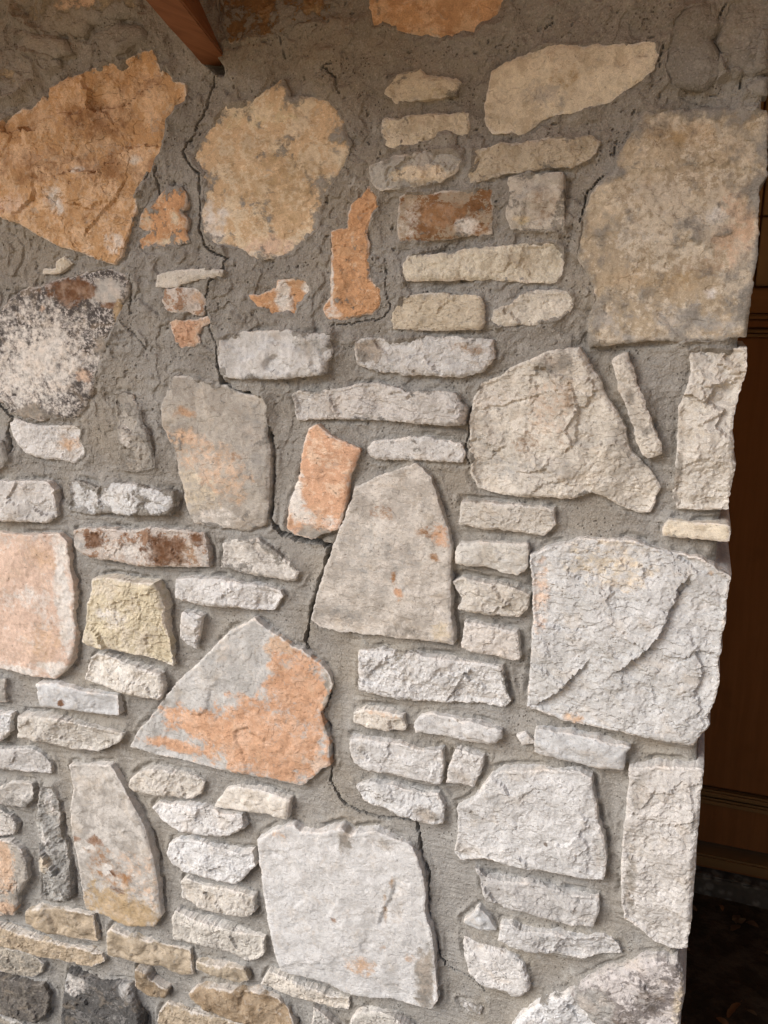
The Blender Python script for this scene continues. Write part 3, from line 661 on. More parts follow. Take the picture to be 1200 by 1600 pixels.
  dict(pr=22, rel=5, sm=0, gf=1.0, deep=1, label='large white rough-faced cornerstone split by a diagonal ledge', sp=[(-207, 1321, 12, 53, 'pk', 0.5), (-145, 1121, 18, 9, 'or2', 0.6), (-108, 1385, 57, 31, 'cr', 0.5), (-203, 1306, 5, 5, 'br2', 0.7), (37, 1386, 5, 5, 'br2', 0.7)], st=[([(15, 1383), (-4, 1361), (-13, 1325), (-27, 1282), (-48, 1253), (-65, 1235), (-90, 1212)], 17, 62), ([(-123, 1231), (-146, 1201), (-170, 1169), (-209, 1132)], 14, 48), ([(-54, 1408), (-44, 1387), (-29, 1373)], 4, 10), ([(-36, 1213), (-27, 1182), (-7, 1148)], 4, 12), ([(21, 1349), (41, 1337), (52, 1328)], 4, 14), ([(-151, 1380), (-107, 1354), (-81, 1321)], 3, 14)])),
 ('white', [(-204,1093),(-158,1093),(-107,1093),(-56,1089),(-63,1075),(-65,1050),(-104,1046),(-145,1047),(-204,1052)],
  dict(pr=18, sm=0.05)),
 ('white', [(-237,1070),(-223,1078),(-208,1062),(-227,1054)],
  dict(pr=8, ew=4, sm=0.1)),
 ('cream', [(-34,1445),(-26,1459),(11,1458),(50,1459),(56,1457),(57,1437),(24,1436),(-5,1437),(-32,1437)],
  dict(pr=17, sm=0.15, deep=1)),
 ('white_cream', [(-17,1701),(-5,1706),(28,1704),(54,1707),(57,1677),(50,1648),(46,1615),(47,1582),(54,1546),(51,1515),(52,1483),(20,1479),(-17,1478),(-23,1503),(-22,1541),(-23,1582),(-24,1627),(-14,1657),(-12,1675)],
  dict(pr=15, rel=8, sm=0.12, deep=1, label='tall rough cream cornerstone below the top cornerstone', st=[([(-13, 1670), (5, 1653), (26, 1659), (45, 1668)], 6, 18), ([(-3, 1599), (17, 1609), (41, 1624)], 5, 16), ([(-15, 1539), (9, 1554), (31, 1551)], 4, 16)], sp=[(-20, 1529, 6, 47, 'mo', 0.8)])),
 ('cream_grey', [(-120,1687),(-112,1693),(-101,1697),(-94,1679),(-83,1652),(-73,1631),(-66,1610),(-58,1589),(-46,1571),(-45,1558),(-62,1551),(-72,1560),(-82,1584),(-91,1611),(-99,1629),(-109,1647),(-114,1669)],
  dict(pr=18, rel=4, sm=0.15, label='slim slanting stone wedged between larger stones', sp=[(-93, 1636, 7, 13, 'mo', 0.7), (-67, 1591, 7, 9, 'mo', 0.5)])),
 ('cream_grey', [(-323,1627),(-314,1645),(-285,1657),(-266,1672),(-228,1689),(-201,1702),(-169,1702),(-159,1689),(-139,1662),(-129,1639),(-114,1617),(-99,1594),(-93,1571),(-83,1553),(-64,1537),(-52,1522),(-43,1506),(-49,1484),(-54,1469),(-72,1469),(-96,1475),(-119,1488),(-138,1494),(-157,1485),(-180,1480),(-209,1481),(-239,1478),(-279,1480),(-314,1485),(-325,1507),(-328,1548),(-327,1588)],
  dict(pr=17, rel=6, sm=0.14, label='large cream and grey stone with a pointed top', sp=[(-179, 1637, 9, 24, 'br2', 0.6), (-237, 1563, 25, 16, 'br2', 0.5), (-185, 1571, 11, 14, 'br2', 0.4), (-206, 1613, 33, 38, 'ta3', 0.5), (-200, 1679, 28, 19, 'mo', 0.8), (-240, 1518, 79, 25, 'g1', 0.5), (-296, 1560, 25, 45, 'g2', 0.4), (-293, 1623, 30, 14, 'wh', 0.4)], st=[([(-323, 1608), (-274, 1617), (-235, 1631), (-198, 1641)], 5, 18), ([(-176, 1661), (-164, 1615), (-166, 1567), (-193, 1541)], 5, 20), ([(-234, 1479), (-210, 1501), (-163, 1514)], 4, 16)])),
 ('quoin_top', [(-100,2015),(-65,2013),(-10,2012),(27,2010),(50,2006),(52,1985),(55,1954),(57,1929),(51,1916),(51,1882),(56,1830),(55,1814),(53,1781),(52,1745),(52,1724),(14,1719),(-28,1716),(-70,1718),(-114,1711),(-153,1707),(-158,1722),(-155,1752),(-147,1772),(-156,1796),(-166,1814),(-177,1831),(-172,1888),(-161,1918),(-134,1942),(-130,1961),(-115,1985)],
  dict(pr=17, ew=5, rel=4, sm=0.33, soft=0.4, sf=0.45, deep=1, label='huge tan cornerstone smeared with mortar at the upper right', sp=[(27, 1861, 28, 49, 'or2', 0.6), (2, 1878, 32, 11, 'wh', 0.6), (13, 1893, 11, 8, 'dk', 0.4), (-101, 1946, 30, 25, 'cr', 0.5), (-145, 1898, 22, 34, 'cr', 0.5), (26, 1964, 27, 24, 'cr', 0.5), (-55, 1984, 41, 16, 'ta2', 0.6), (-19, 1744, 59, 21, 'g1', 0.6), (-135, 1743, 22, 22, 'g1', 0.6), (-65, 1796, 68, 17, 'ta2', 0.5), (0, 1812, 33, 12, 'br2', 0.35), (-42, 1718, 86, 5, 'wh', 0.5), (-103, 1855, 34, 9, 'wh', 0.4), (3, 1779, 12, 7, 'wh', 0.7)])),
 ('white', [(-333,916),(-313,930),(-298,952),(-277,989),(-249,1005),(-206,1015),(-161,1025),(-134,1026),(-113,1021),(-106,990),(-99,952),(-88,918),(-81,893),(-82,841),(-127,836),(-180,835),(-235,830),(-280,834),(-325,817),(-335,830),(-330,870)],
  dict(pr=20, rel=4, sm=0.05, label='large white stone with tiny dark pits above three thin stones', sp=[(-178, 886, 4, 4, 'dk', 0.9), (-201, 888, 2, 2, 'dk', 0.8), (-93, 890, 8, 36, 'g2', 0.5), (-305, 907, 14, 15, 'g2', 0.5)], st=[([(-141, 847), (-124, 882), (-99, 903)], 4, 12), ([(-238, 928), (-229, 912), (-237, 892)], 3, 10)])),
 ('white', [(-298,807),(-279,793),(-256,794),(-234,796),(-204,800),(-168,800),(-135,793),(-90,799),(-87,781),(-93,745),(-125,738),(-165,740),(-202,746),(-232,743),(-277,750),(-286,778)],
  dict(pr=18, rel=5, sm=0.05)),
 ('white', [(-292,722),(-276,706),(-261,684),(-287,676),(-319,681),(-305,703)],
  dict(pr=8, sm=0.2)),
 ('white', [(-249,700),(-230,711),(-215,702),(-156,714),(-120,714),(-75,727),(-57,722),(-45,702),(-90,688),(-104,674),(-154,672),(-206,667),(-229,666),(-252,673)],
  dict(pr=17, rel=6, sm=0.12)),
 ('white', [(-316,654),(-286,650),(-247,643),(-224,641),(-208,629),(-196,605),(-197,582),(-208,563),(-225,561),(-237,568),(-272,564),(-304,581),(-315,627)],
  dict(pr=15, ew=10, rel=3, sm=0.1)),
 ('white', [(-322,505),(-300,509),(-282,504),(-285,493),(-312,494)],
  dict(pr=4, ew=4, sm=0.3)),
 ('white', [(-223,500),(-204,530),(-165,575),(-125,597),(-101,573),(-73,551),(-64,486),(-226,428)],
  dict(pr=14, rel=5, sm=0.2)),
 ('mottled_corner', [(-125,601),(-104,625),(-81,648),(-46,674),(-14,703),(19,715),(43,716),(54,697),(59,656),(57,617),(56,569),(56,529),(-53,490),(-78,552),(-102,578)],
  dict(pr=22, ew=12, rel=4, sm=0.05, deep=1, label='grey and white mottled rounded cornerstone at the bottom right', sp=[(2, 629, 26, 23, 'dk', 0.6), (-81, 589, 34, 40, 'g2', 0.8), (-37, 583, 44, 18, 'dk', 0.5), (52, 633, 8, 51, 'cr', 0.7)])),
 ('white_big', [(-53,1054),(-8,1065),(53,1074),(52,1028),(53,968),(55,903),(56,836),(57,788),(55,750),(31,743),(10,746),(-15,761),(-43,778),(-49,810),(-55,887),(-54,950),(-52,993)],
  dict(pr=21, rel=6, sm=0.05, deep=1, label='tall white cornerstone low on the right corner', sp=[(-39, 843, 10, 60, 'mo', 0.7), (-36, 1020, 14, 27, 'mo', 0.5)], st=[([(-44, 984), (-25, 999), (-9, 1043)], 5, 18), ([(-50, 936), (-21, 937), (-23, 895)], 4, 12), ([(32, 1068), (47, 1004), (46, 958)], 4, 16)])),
 ('greywhite', [(-1412,727),(-1357,739),(-1320,759),(-1273,761),(-1273,726),(-1298,702),(-1345,698),(-1417,695)],
  dict(pr=13, sm=0.3, rel=5)),
 ('greywhite', [(-1421,668),(-1366,677),(-1341,669),(-1329,651),(-1338,625),(-1431,598)],
  dict(pr=12, sm=0.2)),
 ('grey', [(-1432,591),(-1345,607),(-1319,594),(-1307,565),(-1308,522),(-1340,474),(-1350,438),(-1360,416),(-1462,384)],
  dict(pr=15, sm=0.15, sp=[(-1370, 544, 27, 69, 'or2', 0.8), (-1385, 431, 40, 22, 'or2', 0.8)])),
 ('grey', [(-1246,763),(-1222,765),(-1207,736),(-1211,673),(-1199,634),(-1192,573),(-1196,507),(-1215,486),(-1277,474),(-1264,587),(-1261,635),(-1267,676)],
  dict(pr=14, rel=8, sm=0.3, sp=[(-1224, 737, 18, 35, 'wh', 0.6), (-1246, 639, 15, 23, 'wh', 0.5), (-1247, 583, 13, 17, 'cr', 0.7)])),
 ('mortary', [(-1130,2192),(-1090,2195),(-1023,2181),(-1013,2162),(-1042,2159),(-1084,2167),(-1123,2174)],
  dict(pr=16, ew=8, sm=0.55)),
 ('mortary', [(-1085,2160),(-1042,2155),(-1042,2145),(-1066,2140),(-1080,2148)],
  dict(pr=13, ew=8, sm=0.7)),
 ('mortary', [(-1200,2182),(-1135,2178),(-1094,2155),(-1095,2130),(-1135,2106),(-1213,2096)],
  dict(pr=18, ew=14, rel=5, sm=0.55)),
 ('mortary', [(-1124,2289),(-1125,2232),(-1089,2205),(-1025,2192),(-991,2185),(-974,2201),(-936,2204),(-874,2203),(-869,2261)],
  dict(pr=19, ew=14, rel=5, sm=0.5, sp=[(-996, 2233, 44, 9, 'or2', 0.9), (-1042, 2219, 10, 6, 'ye', 0.7)])),
 ('mortary', [(-969,2187),(-919,2196),(-875,2190),(-869,2173),(-904,2160),(-948,2147),(-961,2144)],
  dict(pr=12, ew=12, sm=0.8)),
 ('brown_stone', [(-738,2247),(-737,2177),(-725,2154),(-674,2156),(-628,2158),(-603,2167),(-569,2166),(-544,2172),(-541,2225)],
  dict(pr=9, ew=8, rel=4, sm=0.35, label='brown shaded stone right of the wooden beam, at the top edge', sp=[(-599, 2181, 53, 10, 'ta2', 0.5)])),
 ('mortary', [(-71,2120),(-57,2134),(-28,2135),(-15,2110),(-23,2094),(-12,2072),(-3,2055),(-27,2035),(-65,2044),(-77,2063)],
  dict(pr=17, ew=18, sm=0.8)),
 ('mortary', [(-7,2131),(7,2158),(41,2155),(47,2053),(31,2047),(17,2052),(4,2060),(-15,2090)],
  dict(pr=17, ew=14, sm=0.65, deep=1)),
 ('mortary', [(24,2041),(35,2045),(47,2046),(48,2025),(35,2026),(23,2032)],
  dict(pr=15, ew=8, sm=0.6)),
 ('mortary', [(-1297,1514),(-1244,1505),(-1236,1472),(-1260,1450),(-1309,1438)],
  dict(pr=16, sm=0.6)),
]
# settlement cracks in the mortar: line, width, depth (mm)
CRACKS = [
 ([(-758,2111),(-769,2082),(-779,2055),(-796,2027),(-814,2011),(-820,2002),(-806,1981),(-791,1967),(-790,1940),(-796,1901),(-795,1876),(-786,1855),(-765,1843),(-745,1836)], 1.8, 12),
 ([(-745,1836),(-752,1819),(-775,1802),(-783,1778),(-791,1744),(-786,1719),(-778,1703),(-773,1694)], 1.8, 12),
 ([(-773,1694),(-773,1671),(-767,1641),(-761,1627),(-736,1616),(-703,1610),(-689,1600),(-686,1582),(-681,1561),(-681,1536),(-678,1510),(-680,1477),(-684,1443),(-686,1411),(-678,1387),(-666,1376),(-638,1368),(-602,1367),(-582,1364),(-570,1360),(-575,1338),(-588,1306),(-600,1269),(-612,1235),(-615,1219)], 6.0, 34),
 ([(-615,1219),(-618,1199),(-622,1182),(-619,1162),(-598,1145),(-582,1130),(-571,1112),(-577,1078),(-592,1046),(-585,1022),(-576,989),(-575,938)], 3.6, 28),
 ([(-575,938),(-580,911),(-567,887),(-548,867),(-514,856),(-486,855),(-440,862),(-415,862),(-406,840),(-403,796),(-387,766),(-385,743),(-390,698),(-377,646),(-367,598),(-351,574)], 3.0, 22),
 ([(-351,574),(-314,568),(-290,556),(-276,542)], 1.8, 12),
 ([(-1283,1588),(-1254,1573),(-1240,1559),(-1223,1550),(-1239,1532),(-1239,1513),(-1234,1491),(-1250,1465),(-1272,1445)], 2.6, 18),
 ([(-82,2099),(-85,2081),(-84,2068)], 2.0, 9),
 ([(-135,1980),(-137,1960)], 1.3, 7),
 ([(-150,1936),(-173,1917),(-174,1898),(-177,1875)], 1.4, 8),
 ([(-231,2151),(-230,2138),(-238,2128)], 1.4, 7),
 ([(-9,2134),(-16,2122),(-20,2098)], 1.6, 8),
 ([(18,2053),(17,2040)], 1.5, 8),
 ([(-473,1831),(-470,1804),(-466,1781),(-459,1754),(-484,1740),(-516,1735),(-560,1731)], 1.3, 6),
 ([(-328,1613),(-332,1583),(-335,1545),(-331,1512)], 1.8, 12),
 ([(-936,1810),(-944,1746),(-938,1748)], 1.8, 8),
 ([(-554,2111),(-570,2106),(-565,2086)], 1.2, 5),
 ([(-638,2153),(-635,2127)], 2, 8),
 ([(-868,1913),(-873,1996),(-883,1981),(-894,1964)], 2.2, 10),
 ([(-545,2071),(-546,2089),(-570,2108)], 1.6, 8),
 ([(-963,1735),(-914,1686)], 1.2, 5),
]
POCKET = (-752, 2120)    # hollow in the mortar under the beam's end

wall_root = empty("stone_wall")
tag(wall_root, "rubble wall of white, grey and orange stones in rough grey mortar with a long crack", "wall", kind="thing")


def generic_stones():
    """the same masonry going on outside the picture: to the left, and down to the ground"""
    rnd = random.Random(5)
    out = []
    z = 30.0
    while z < WALL_TOP - 80 :
        h = rnd.choice((60, 75, 90, 130, 190))
        left = -1160 - (2260 - z) * 0.137 - 95
        x = WALL_L + 40 + rnd.random() * 60
        while x < WALL_R - 40:
            w = h * rnd.uniform(1.1, 1.5) if h > 110 else rnd.uniform(120, 260)
            x1 = x + w
            low = 70 + (x + 1460) * 0.338 - 75          # lower edge of the picture on the wall
            ok = x1 < left or z > 2320 or (z + h < low and z + h < 70 + (x1 + 1460) * 0.338 - 75)
            if ok and x1 < WALL_R + 12:
                j = lambda: rnd.uniform(-10, 10)
                k = 14
                poly = [(x + k + j(), z + j() * .5), (x + w * .5, z + j() * .7), (x1 - k + j(), z + j() * .5), (x1 + j() * .4, z + h * .5),
                        (x1 - k + j(), z + h + j() * .5), (x + w * .5, z + h + j() * .7), (x + k + j(), z + h + j() * .5), (x + j() * .4, z + h * .5)]
                pal = rnd.choice(('white', 'white_cream', 'greywhite', 'cream_grey', 'grey', 'cream_dull', 'orange_pink', 'cream_dull'))
                out.append((pal, poly, dict(pr=rnd.uniform(12, 20), rel=rnd.uniform(3, 6), sm=rnd.uniform(.03, .25), coarse=1)))
            x = x1 + rnd.uniform(25, 45)
        z += h + rnd.uniform(26, 40)
    return out


def build_stone(i, pal, poly, o):
    rng = np.random.RandomState(100 + i)
    poly = np.array(poly, float)
    coarse = o.get('coarse')
    pr, ew, rel, sm = o.get('pr', 15.), o.get('ew', 3.2), o.get('rel', 3.5), o.get('sm', .15)
    pr = pr * (.78 + .38 * rng.rand()) if pr > 9 else pr
    loop = resample(poly, 3.2 if not coarse else 9.0)
    nxt = np.roll(loop, -1, 0) - np.roll(loop, 1, 0)
    nrm = np.stack([nxt[:, 1], -nxt[:, 0]], 1); nrm /= np.maximum(np.linalg.norm(nrm, axis=1), 1e-6)[:, None]
    nb_ = np.roll(loop, -1, 0)
    if (loop[:, 0] * nb_[:, 1] - loop[:, 1] * nb_[:, 0]).sum() < 0: nrm = -nrm          # outward
    size = math.sqrt(max(np.ptp(loop[:, 0]) * np.ptp(loop[:, 1]), 1))
    amp = min(2.3, size * 0.04)
    loop = loop + nrm * (1.3 + amp * (.9 * fbm(loop, 26, 3, 60 + i % 40) + .7 * (ridged(loop, 13, 2, 20 + i % 40) - .3) + .10 * rng.randn(len(loop))))[:, None]
    sp = 3.5 if not coarse else 10.0
    lo, hi = loop.min(0), loop.max(0)
    gx = np.arange(lo[0], hi[0], sp); gz = np.arange(lo[1], hi[1], sp * .87)
    X, Z = np.meshgrid(gx, gz)
    X = X + (np.arange(len(gz)) % 2)[:, None] * sp * .5
    p = np.stack([X.ravel(), Z.ravel()], 1) + (rng.rand(X.size, 2) - .5) * sp * .45
    p = p[inside(p, loop)]
    if len(p):
        d, _, _ = seg_dist(p, loop, np.roll(loop, -1, 0))
        p = p[d > sp * .5]
    allp = np.vstack([loop, p])
    n = len(loop)
    vs_, es_, fs_, *_ = delaunay_2d_cdt([Vector(q) for q in allp.tolist()], [(k, (k + 1) % n) for k in range(n)], [], 1, 1e-4)
    q = np.array([(v.x, v.y) for v in vs_])
    tri = np.array([f for f in fs_ if len(f) == 3], int)
    a, b, c = q[tri[:, 0]], q[tri[:, 1]], q[tri[:, 2]]
    ar = (b[:, 0] - a[:, 0]) * (c[:, 1] - a[:, 1]) - (b[:, 1] - a[:, 1]) * (c[:, 0] - a[:, 0])
    tri[ar < 0] = tri[ar < 0][:, ::-1]
    d, _, _ = seg_dist(q, loop, np.roll(loop, -1, 0))
    # --- relief
    ctr = q.mean(0)
    s1 = 7 * i % 97
    lay = fbm(q, 55, 4, s1 + 3) * 3.2 + fbm(q, 14, 2, s1 + 4) * .5
    lay = np.floor(lay) + sstep(.82, 1.0, lay - np.floor(lay))              # broken bedding layers
    h = rel * (.55 * fbm(q, 70, 3, s1) + .24 * fbm(q, 20, 4, s1 + 5, .6) + .20 * ridged(q, 14, 4, s1 + 9) + .30 * lay)
    h += np.clip(((q - ctr) / max(size, 40)) @ (rng.randn(2) * 3.2), -3.5, 3.5)     # bedded a little askew
    nc = 5 + int(size / 20)
    cq = q + np.stack([fbm(q, 45, 4, s1 + 60, .6), fbm(q, 45, 4, s1 + 64, .6)], 1) * 16
    cen = lo + rng.rand(nc, 2) * (hi - lo)
    dist2 = ((cq[:, None, :] - cen[None]) ** 2 * np.array([.7, 1.5])).sum(2)
    cell = dist2.argmin(1)
    off = rng.randn(nc) * rel * .42; sl = rng.randn(nc, 2) * .050 * rel / 4
    h += (off[cell] + ((q - cen[cell]) * sl[cell]).sum(1)) * (1.0 - .75 * o.get('sf', .25))
    nf = 4 + int(size / 28)
    fc = lo + rng.rand(nf, 2) * (hi - lo); gdir = rng.randn(nf, 2) * .055 * (rel / 4.0)
    wob = fbm(q, 30, 3, s1 + 20) * 2.0
    pl = np.stack([((q - fc[k]) @ gdir[k]) + rng.rand() * rel * .7 for k in range(nf)], 1)
    fac = pl.min(1) + 0.35 * rel * np.floor(wob) * .4
    h += np.clip(fac - fac.mean(), -rel * 2.2, rel * 1.2)
    for line, A, L in o.get('st', ()):
        ln = resample(np.array(line, float), 6.0, False)
        ln = ln + 2.2 * np.stack([fbm(ln, 18, 3, 3), fbm(ln, 18, 3, 8)], 1)
        dd, k, t = seg_dist(q, ln[:-1], ln[1:])
        seg = ln[1:] - ln[:-1]
        nn = np.stack([seg[:, 1], -seg[:, 0]], 1)
        nn *= np.where(nn @ np.array([-.6, .8]) > 0, 1, -1)[:, None]
        side = np.sign(((q - ln[k]) * nn[k]).sum(1))
        along = np.minimum(k + t, len(ln) - 1 - k - t) * 6.0
        w = sstep(0, 22, along)
        h += np.where(side > 0, .35, -.65) * A * np.exp(-dd / L) * w
    e = np.clip(d / (ew * np.clip(1 + 1.3 * fbm(q, 20, 3, s1 + 30), .2, 2.6)), 0, 1)
    edge = 1 - np.sqrt(1 - (1 - e) ** 2)
    h = pr + h * (.5 + .5 * sstep(0, 8, d)) - edge * min(pr * .5, ew * .85)
    # --- colours
    ca, cb, mix, ps = PAL[pal]
    m = .5 + mix + (.14 if pal == 'dark_mottled' else .55) * fbm(q, ps * 1.6, 4, s1 + 40, .6)
    g = np.full(len(q), -.6); cc = np.tile(np.array(ca), (len(q), 1))
    for (x, z, rx, rz, key, st) in o.get('sp', ()):
        wq = np.stack([fbm(q, 30, 4, 70, .6), fbm(q, 30, 4, 71, .6)], 1) * .6
        r = np.sqrt(((q[:, 0] - x) / rx + wq[:, 0]) ** 2 + ((q[:, 1] - z) / rz + wq[:, 1]) ** 2)
        v = .5 + (st - .35) * 1.0 * np.clip(1 - r, -2, 1) * 1.3 - .12 * (st < .75) - .5 * np.clip(r - 1.0, 0, 2)
        up = v > g
        g[up] = v[up]; cc[up] = CC[key]
    v = .72 * sstep(5.5, 1.0, d) + .45 * fbm(q, 34, 3, s1 + 80) - .12 - .5 * (pal in ('charcoal', 'mortary', 'greydark'))
    up = v > g
    g[up] = v[up]; cc[up] = .35 * np.array(ca) + .65 * np.array(CC['wh'])
    s = (sm + .05 * (sm > .03)) * 1.25 - .18 + .42 * fbm(q, 46, 4, s1 + 50, .6) + (.10 + .55 * sm) * np.exp(-d / (6 + 26 * sm)) - (.18 if sm < .08 else 0)
    if sm > .28: h += 1.3 * sstep(.42, .58, s)
    jit = 1 + .07 * rng.randn(); warm = .014 * rng.randn()
    tint = np.clip(np.array([jit * (1 + warm), jit, jit * (1 - warm)]), .85, 1.12)
    smooth = o.get('sf', rng.rand() * .6)                # smooth weathered face .. freshly broken face
    f0 = o.get('gf', .65 + .9 * rng.rand()); an = 1 + .5 * rng.rand()
    gsv = (f0, f0 * an, 3.0 * rng.rand()); grv = (.35 + .6 * rng.rand() * (1 - smooth), (1.15 - smooth) * (.5 + .6 * rng.rand()), .25 + .6 * rng.rand())
    # --- sides, running back into the mortar
    ed = np.sort(np.concatenate([tri[:, [0, 1]], tri[:, [1, 2]], tri[:, [2, 0]]]), 1)
    dire = np.concatenate([tri[:, [0, 1]], tri[:, [1, 2]], tri[:, [2, 0]]])
    _, inv, cnt = np.unique(ed, axis=0, return_inverse=True, return_counts=True)
    be = dire[cnt[inv.ravel()] == 1]
    bv = np.unique(be)
    N = len(q)
    V = np.column_stack([q[:, 0], -h, q[:, 1]])
    depth = 26.0
    back = V[bv].copy(); back[:, 1] = depth
    mid = V[bv].copy(); mid[:, 1] = 3.0
    tow = ctr - q[bv]; tow /= np.maximum(np.linalg.norm(tow, axis=1), 1)[:, None]
    rough = 1.5 + 1.5 * fbm(q[bv], 10, 2, 33)
    mid[:, 0] -= tow[:, 0] * rough * .4; mid[:, 2] -= tow[:, 1] * rough * .4
    if o.get('deep'):
        far = q[bv][:, 0] > WALL_R - 6
        back[far, 1] = 170.0 + 40 * rng.rand()
        mid[far, 0] += 1.5 * fbm(q[bv][far], 30, 3, 12) if far.any() else 0
    remap = np.full(N, -1); remap[bv] = np.arange(len(bv))
    K = len(bv)
    i0, i1 = remap[be[:, 0]], remap[be[:, 1]]
    M = N + K
    f1 = np.concatenate([np.stack([N + i1, N + i0, M + i0], 1), np.stack([N + i1, M + i0, M + i1], 1),
                         np.stack([M + i1, M + i0, M + K + i0], 1), np.stack([M + i1, M + K + i0, M + K + i1], 1)])
    top = V[bv].copy()
    V = np.vstack([V, top, mid, back]) * .001
    F = np.concatenate([tri, f1])
    ext = lambda arr: np.concatenate([arr, arr[bv], arr[bv], arr[bv]])
    attrs = dict(gs=np.tile(np.array(gsv), (len(V), 1)), gr=np.tile(np.array(grv), (len(V), 1)), ca=np.tile(np.array(ca) * tint, (len(V), 1)), cb=np.tile(np.array(cb) * tint, (len(V), 1)), cc=ext(cc),
                 mk=np.stack([ext(m), ext(g), ext(s), np.full(len(V), .12 + .6 * o.get('soft', 0))], 1))
    ob = mesh_np("stone", V, F, M_STONE, wall_root, attrs, smooth=smooth > .42)
    if o.get('label'): ob["label"] = o['label']
    return loop, pr, sm


def build_mortar(loops):
    def axis(a, b, lo, hi, fine, cr):
        return np.unique(np.round(np.concatenate([np.arange(a, lo, cr), np.arange(lo, hi, fine), np.arange(hi, b, cr), [b]]), 3))
    xs = axis(WALL_L, WALL_R, -1540, WALL_R, 2.1, 9.0)
    zs = axis(-20, WALL_TOP, 90, 2262, 2.1, 9.0)
    X, Z = np.meshgrid(xs, zs)
    shp = X.shape
    p = np.stack([X.ravel(), Z.ravel()], 1)
    n = len(p)
    ds = np.full(n, 60.0)          # signed distance to the nearest stone, negative inside
    rise = np.zeros(n)
    for loop, pr, sm in loops:
        lo, hi = loop.min(0) - 42, loop.max(0) + 42
        ix0, ix1 = np.searchsorted(xs, [lo[0], hi[0]]); iz0, iz1 = np.searchsorted(zs, [lo[1], hi[1]])
        if ix1 <= ix0 or iz1 <= iz0: continue
        idx = (np.arange(iz0, iz1)[:, None] * shp[1] + np.arange(ix0, ix1)[None]).ravel()
        lp = loop[::2]
        d, _, _ = seg_dist(p[idx], lp, np.roll(lp, -1, 0))
        d = np.where(inside(p[idx], lp), -d, d)
        b = d < ds[idx]
        ds[idx[b]] = d[b]
        rise[idx] = np.maximum(rise[idx], (pr * min(1.0, .46 + 1.3 * sm)) * np.exp(-np.maximum(d, 0) / 9.0))
    x, z = p[:, 0], p[:, 1]
    # the joints are raked out low on the wall and roughly filled and lumpy near the top and left
    lump = sstep(1350, 1900, z + 0.12 * -x)
    h = -4.5 + 6.0 * lump
    h += (2.4 + 4.5 * lump) * fbm(p, 120, 3, 2) + (1.2 + .3 * lump) * fbm(p, 34, 5, 7, .6) + (.8 + .9 * lump) * ridged(p, 46, 5, 27) + .45 * fbm(p, 7, 2, 9, .7) + (.16 + .10 * lump) * np.random.RandomState(19).randn(n)
    strip = sstep(1960, 2160, z)                                             # heavy build-up under the ceiling
    h += strip * (6.0 * fbm(p, 75, 4, 61, .55) + 3.0 * np.clip(ridged(p, 95, 3, 66), -.2, 1))
    h += lump * 2.2 * np.clip(ridged(p, 60, 3, 15) - .35, 0, 1) * 3
    # trowel strokes along the joints
    h += (1.0 - .3 * lump) * fbm(p * np.array([.25, 1.6]) , 12, 2, 17) * sstep(-2, 6, ds)
    bury = np.clip(.60 + 1.25 * fbm(p, 80, 3, 21) + .35 * fbm(p, 16, 2, 23), .03, 1.2)
    h += rise * bury
    tool = np.clip(1.1 - bury, .1, 1) * (1 - .7 * lump)                     # channel pressed beside the stones, ridge between
    h += tool * (-5.0 * np.exp(-((ds - 3.5) / 3.6) ** 2) + 5.0 * np.exp(-((ds - 13.0) / 4.2) ** 2) * np.clip(.5 + fbm(p, 60, 2, 24), 0, 1))
    tz = fbm(p, 110, 4, 46, .55) * 2.6
    h += lump * 3.4 * (np.floor(tz) + sstep(.84, 1.0, tz - np.floor(tz)))    # torn edges of later patches
    # holes
    pit = fbm(p, 11, 2, 44)
    h -= 4.0 * sstep(.72, .86, pit) * (.15 + lump)
    h -= np.maximum(-ds, 0) * .9                                           # dips under the stones
    h -= 34.0 * np.exp(-(((x - POCKET[0] + 4) / 15.0) ** 2 + ((z - POCKET[1] - 5 + .6 * (x - POCKET[0])) / 11.0) ** 2) ** 2) * (1 + .5 * fbm(p, 14, 2, 91))
    for line, w, dep in CRACKS:
        ln = resample(np.array(line, float), 5.0, False)
        ln = ln + 2.8 * np.stack([fbm(ln, 26, 3, 31), fbm(ln, 26, 3, 36)], 1) + np.random.RandomState(7).randn(len(ln), 2) * .9
        lo, hi = ln.min(0) - 14, ln.max(0) + 14
        ix0, ix1 = np.searchsorted(xs, [lo[0], hi[0]]); iz0, iz1 = np.searchsorted(zs, [lo[1], hi[1]])
        idx = (np.arange(iz0, iz1)[:, None] * shp[1] + np.arange(ix0, ix1)[None]).ravel()
        if not len(idx): continue
        d, kk, tt = seg_dist(p[idx], ln[:-1], ln[1:])
        along = np.minimum(kk + tt, len(ln) - 1 - kk - tt) * 5.0
        ww = w * .8 * (.3 + .7 * sstep(0, 30, along)) * np.clip(1 + 1.1 * fbm(p[idx], 24, 3, 52), .35, 2.1)
        h[idx] -= dep * sstep(1.0, .35, d / np.maximum(ww, 1.0))
        h[idx] += .9 * np.exp(-((d - ww - 2) / 2.5) ** 2) * fbm(p[idx], 40, 2, 57)
    keep = (ds > -13.0).reshape(shp)
    kq = keep[:-1, :-1] | keep[1:, :-1] | keep[:-1, 1:] | keep[1:, 1:]
    ids = np.arange(n).reshape(shp)
    F = np.stack([ids[:-1, :-1], ids[:-1, 1:], ids[1:, 1:], ids[1:, :-1]], -1)[kq]
    V = np.column_stack([x, -h, z])
    V[:, 0] += np.where(x > WALL_R - 1, 1.5 * fbm(np.stack([z, z * 0], 1), 40, 3, 71), 0)
    # round the arris at the free corner and turn into the return
    V[:, 1] += np.where(x > WALL_R - 14, ((x - WALL_R + 14) / 14.0) ** 2 * 9, 0)
    last = ids[:, -1]
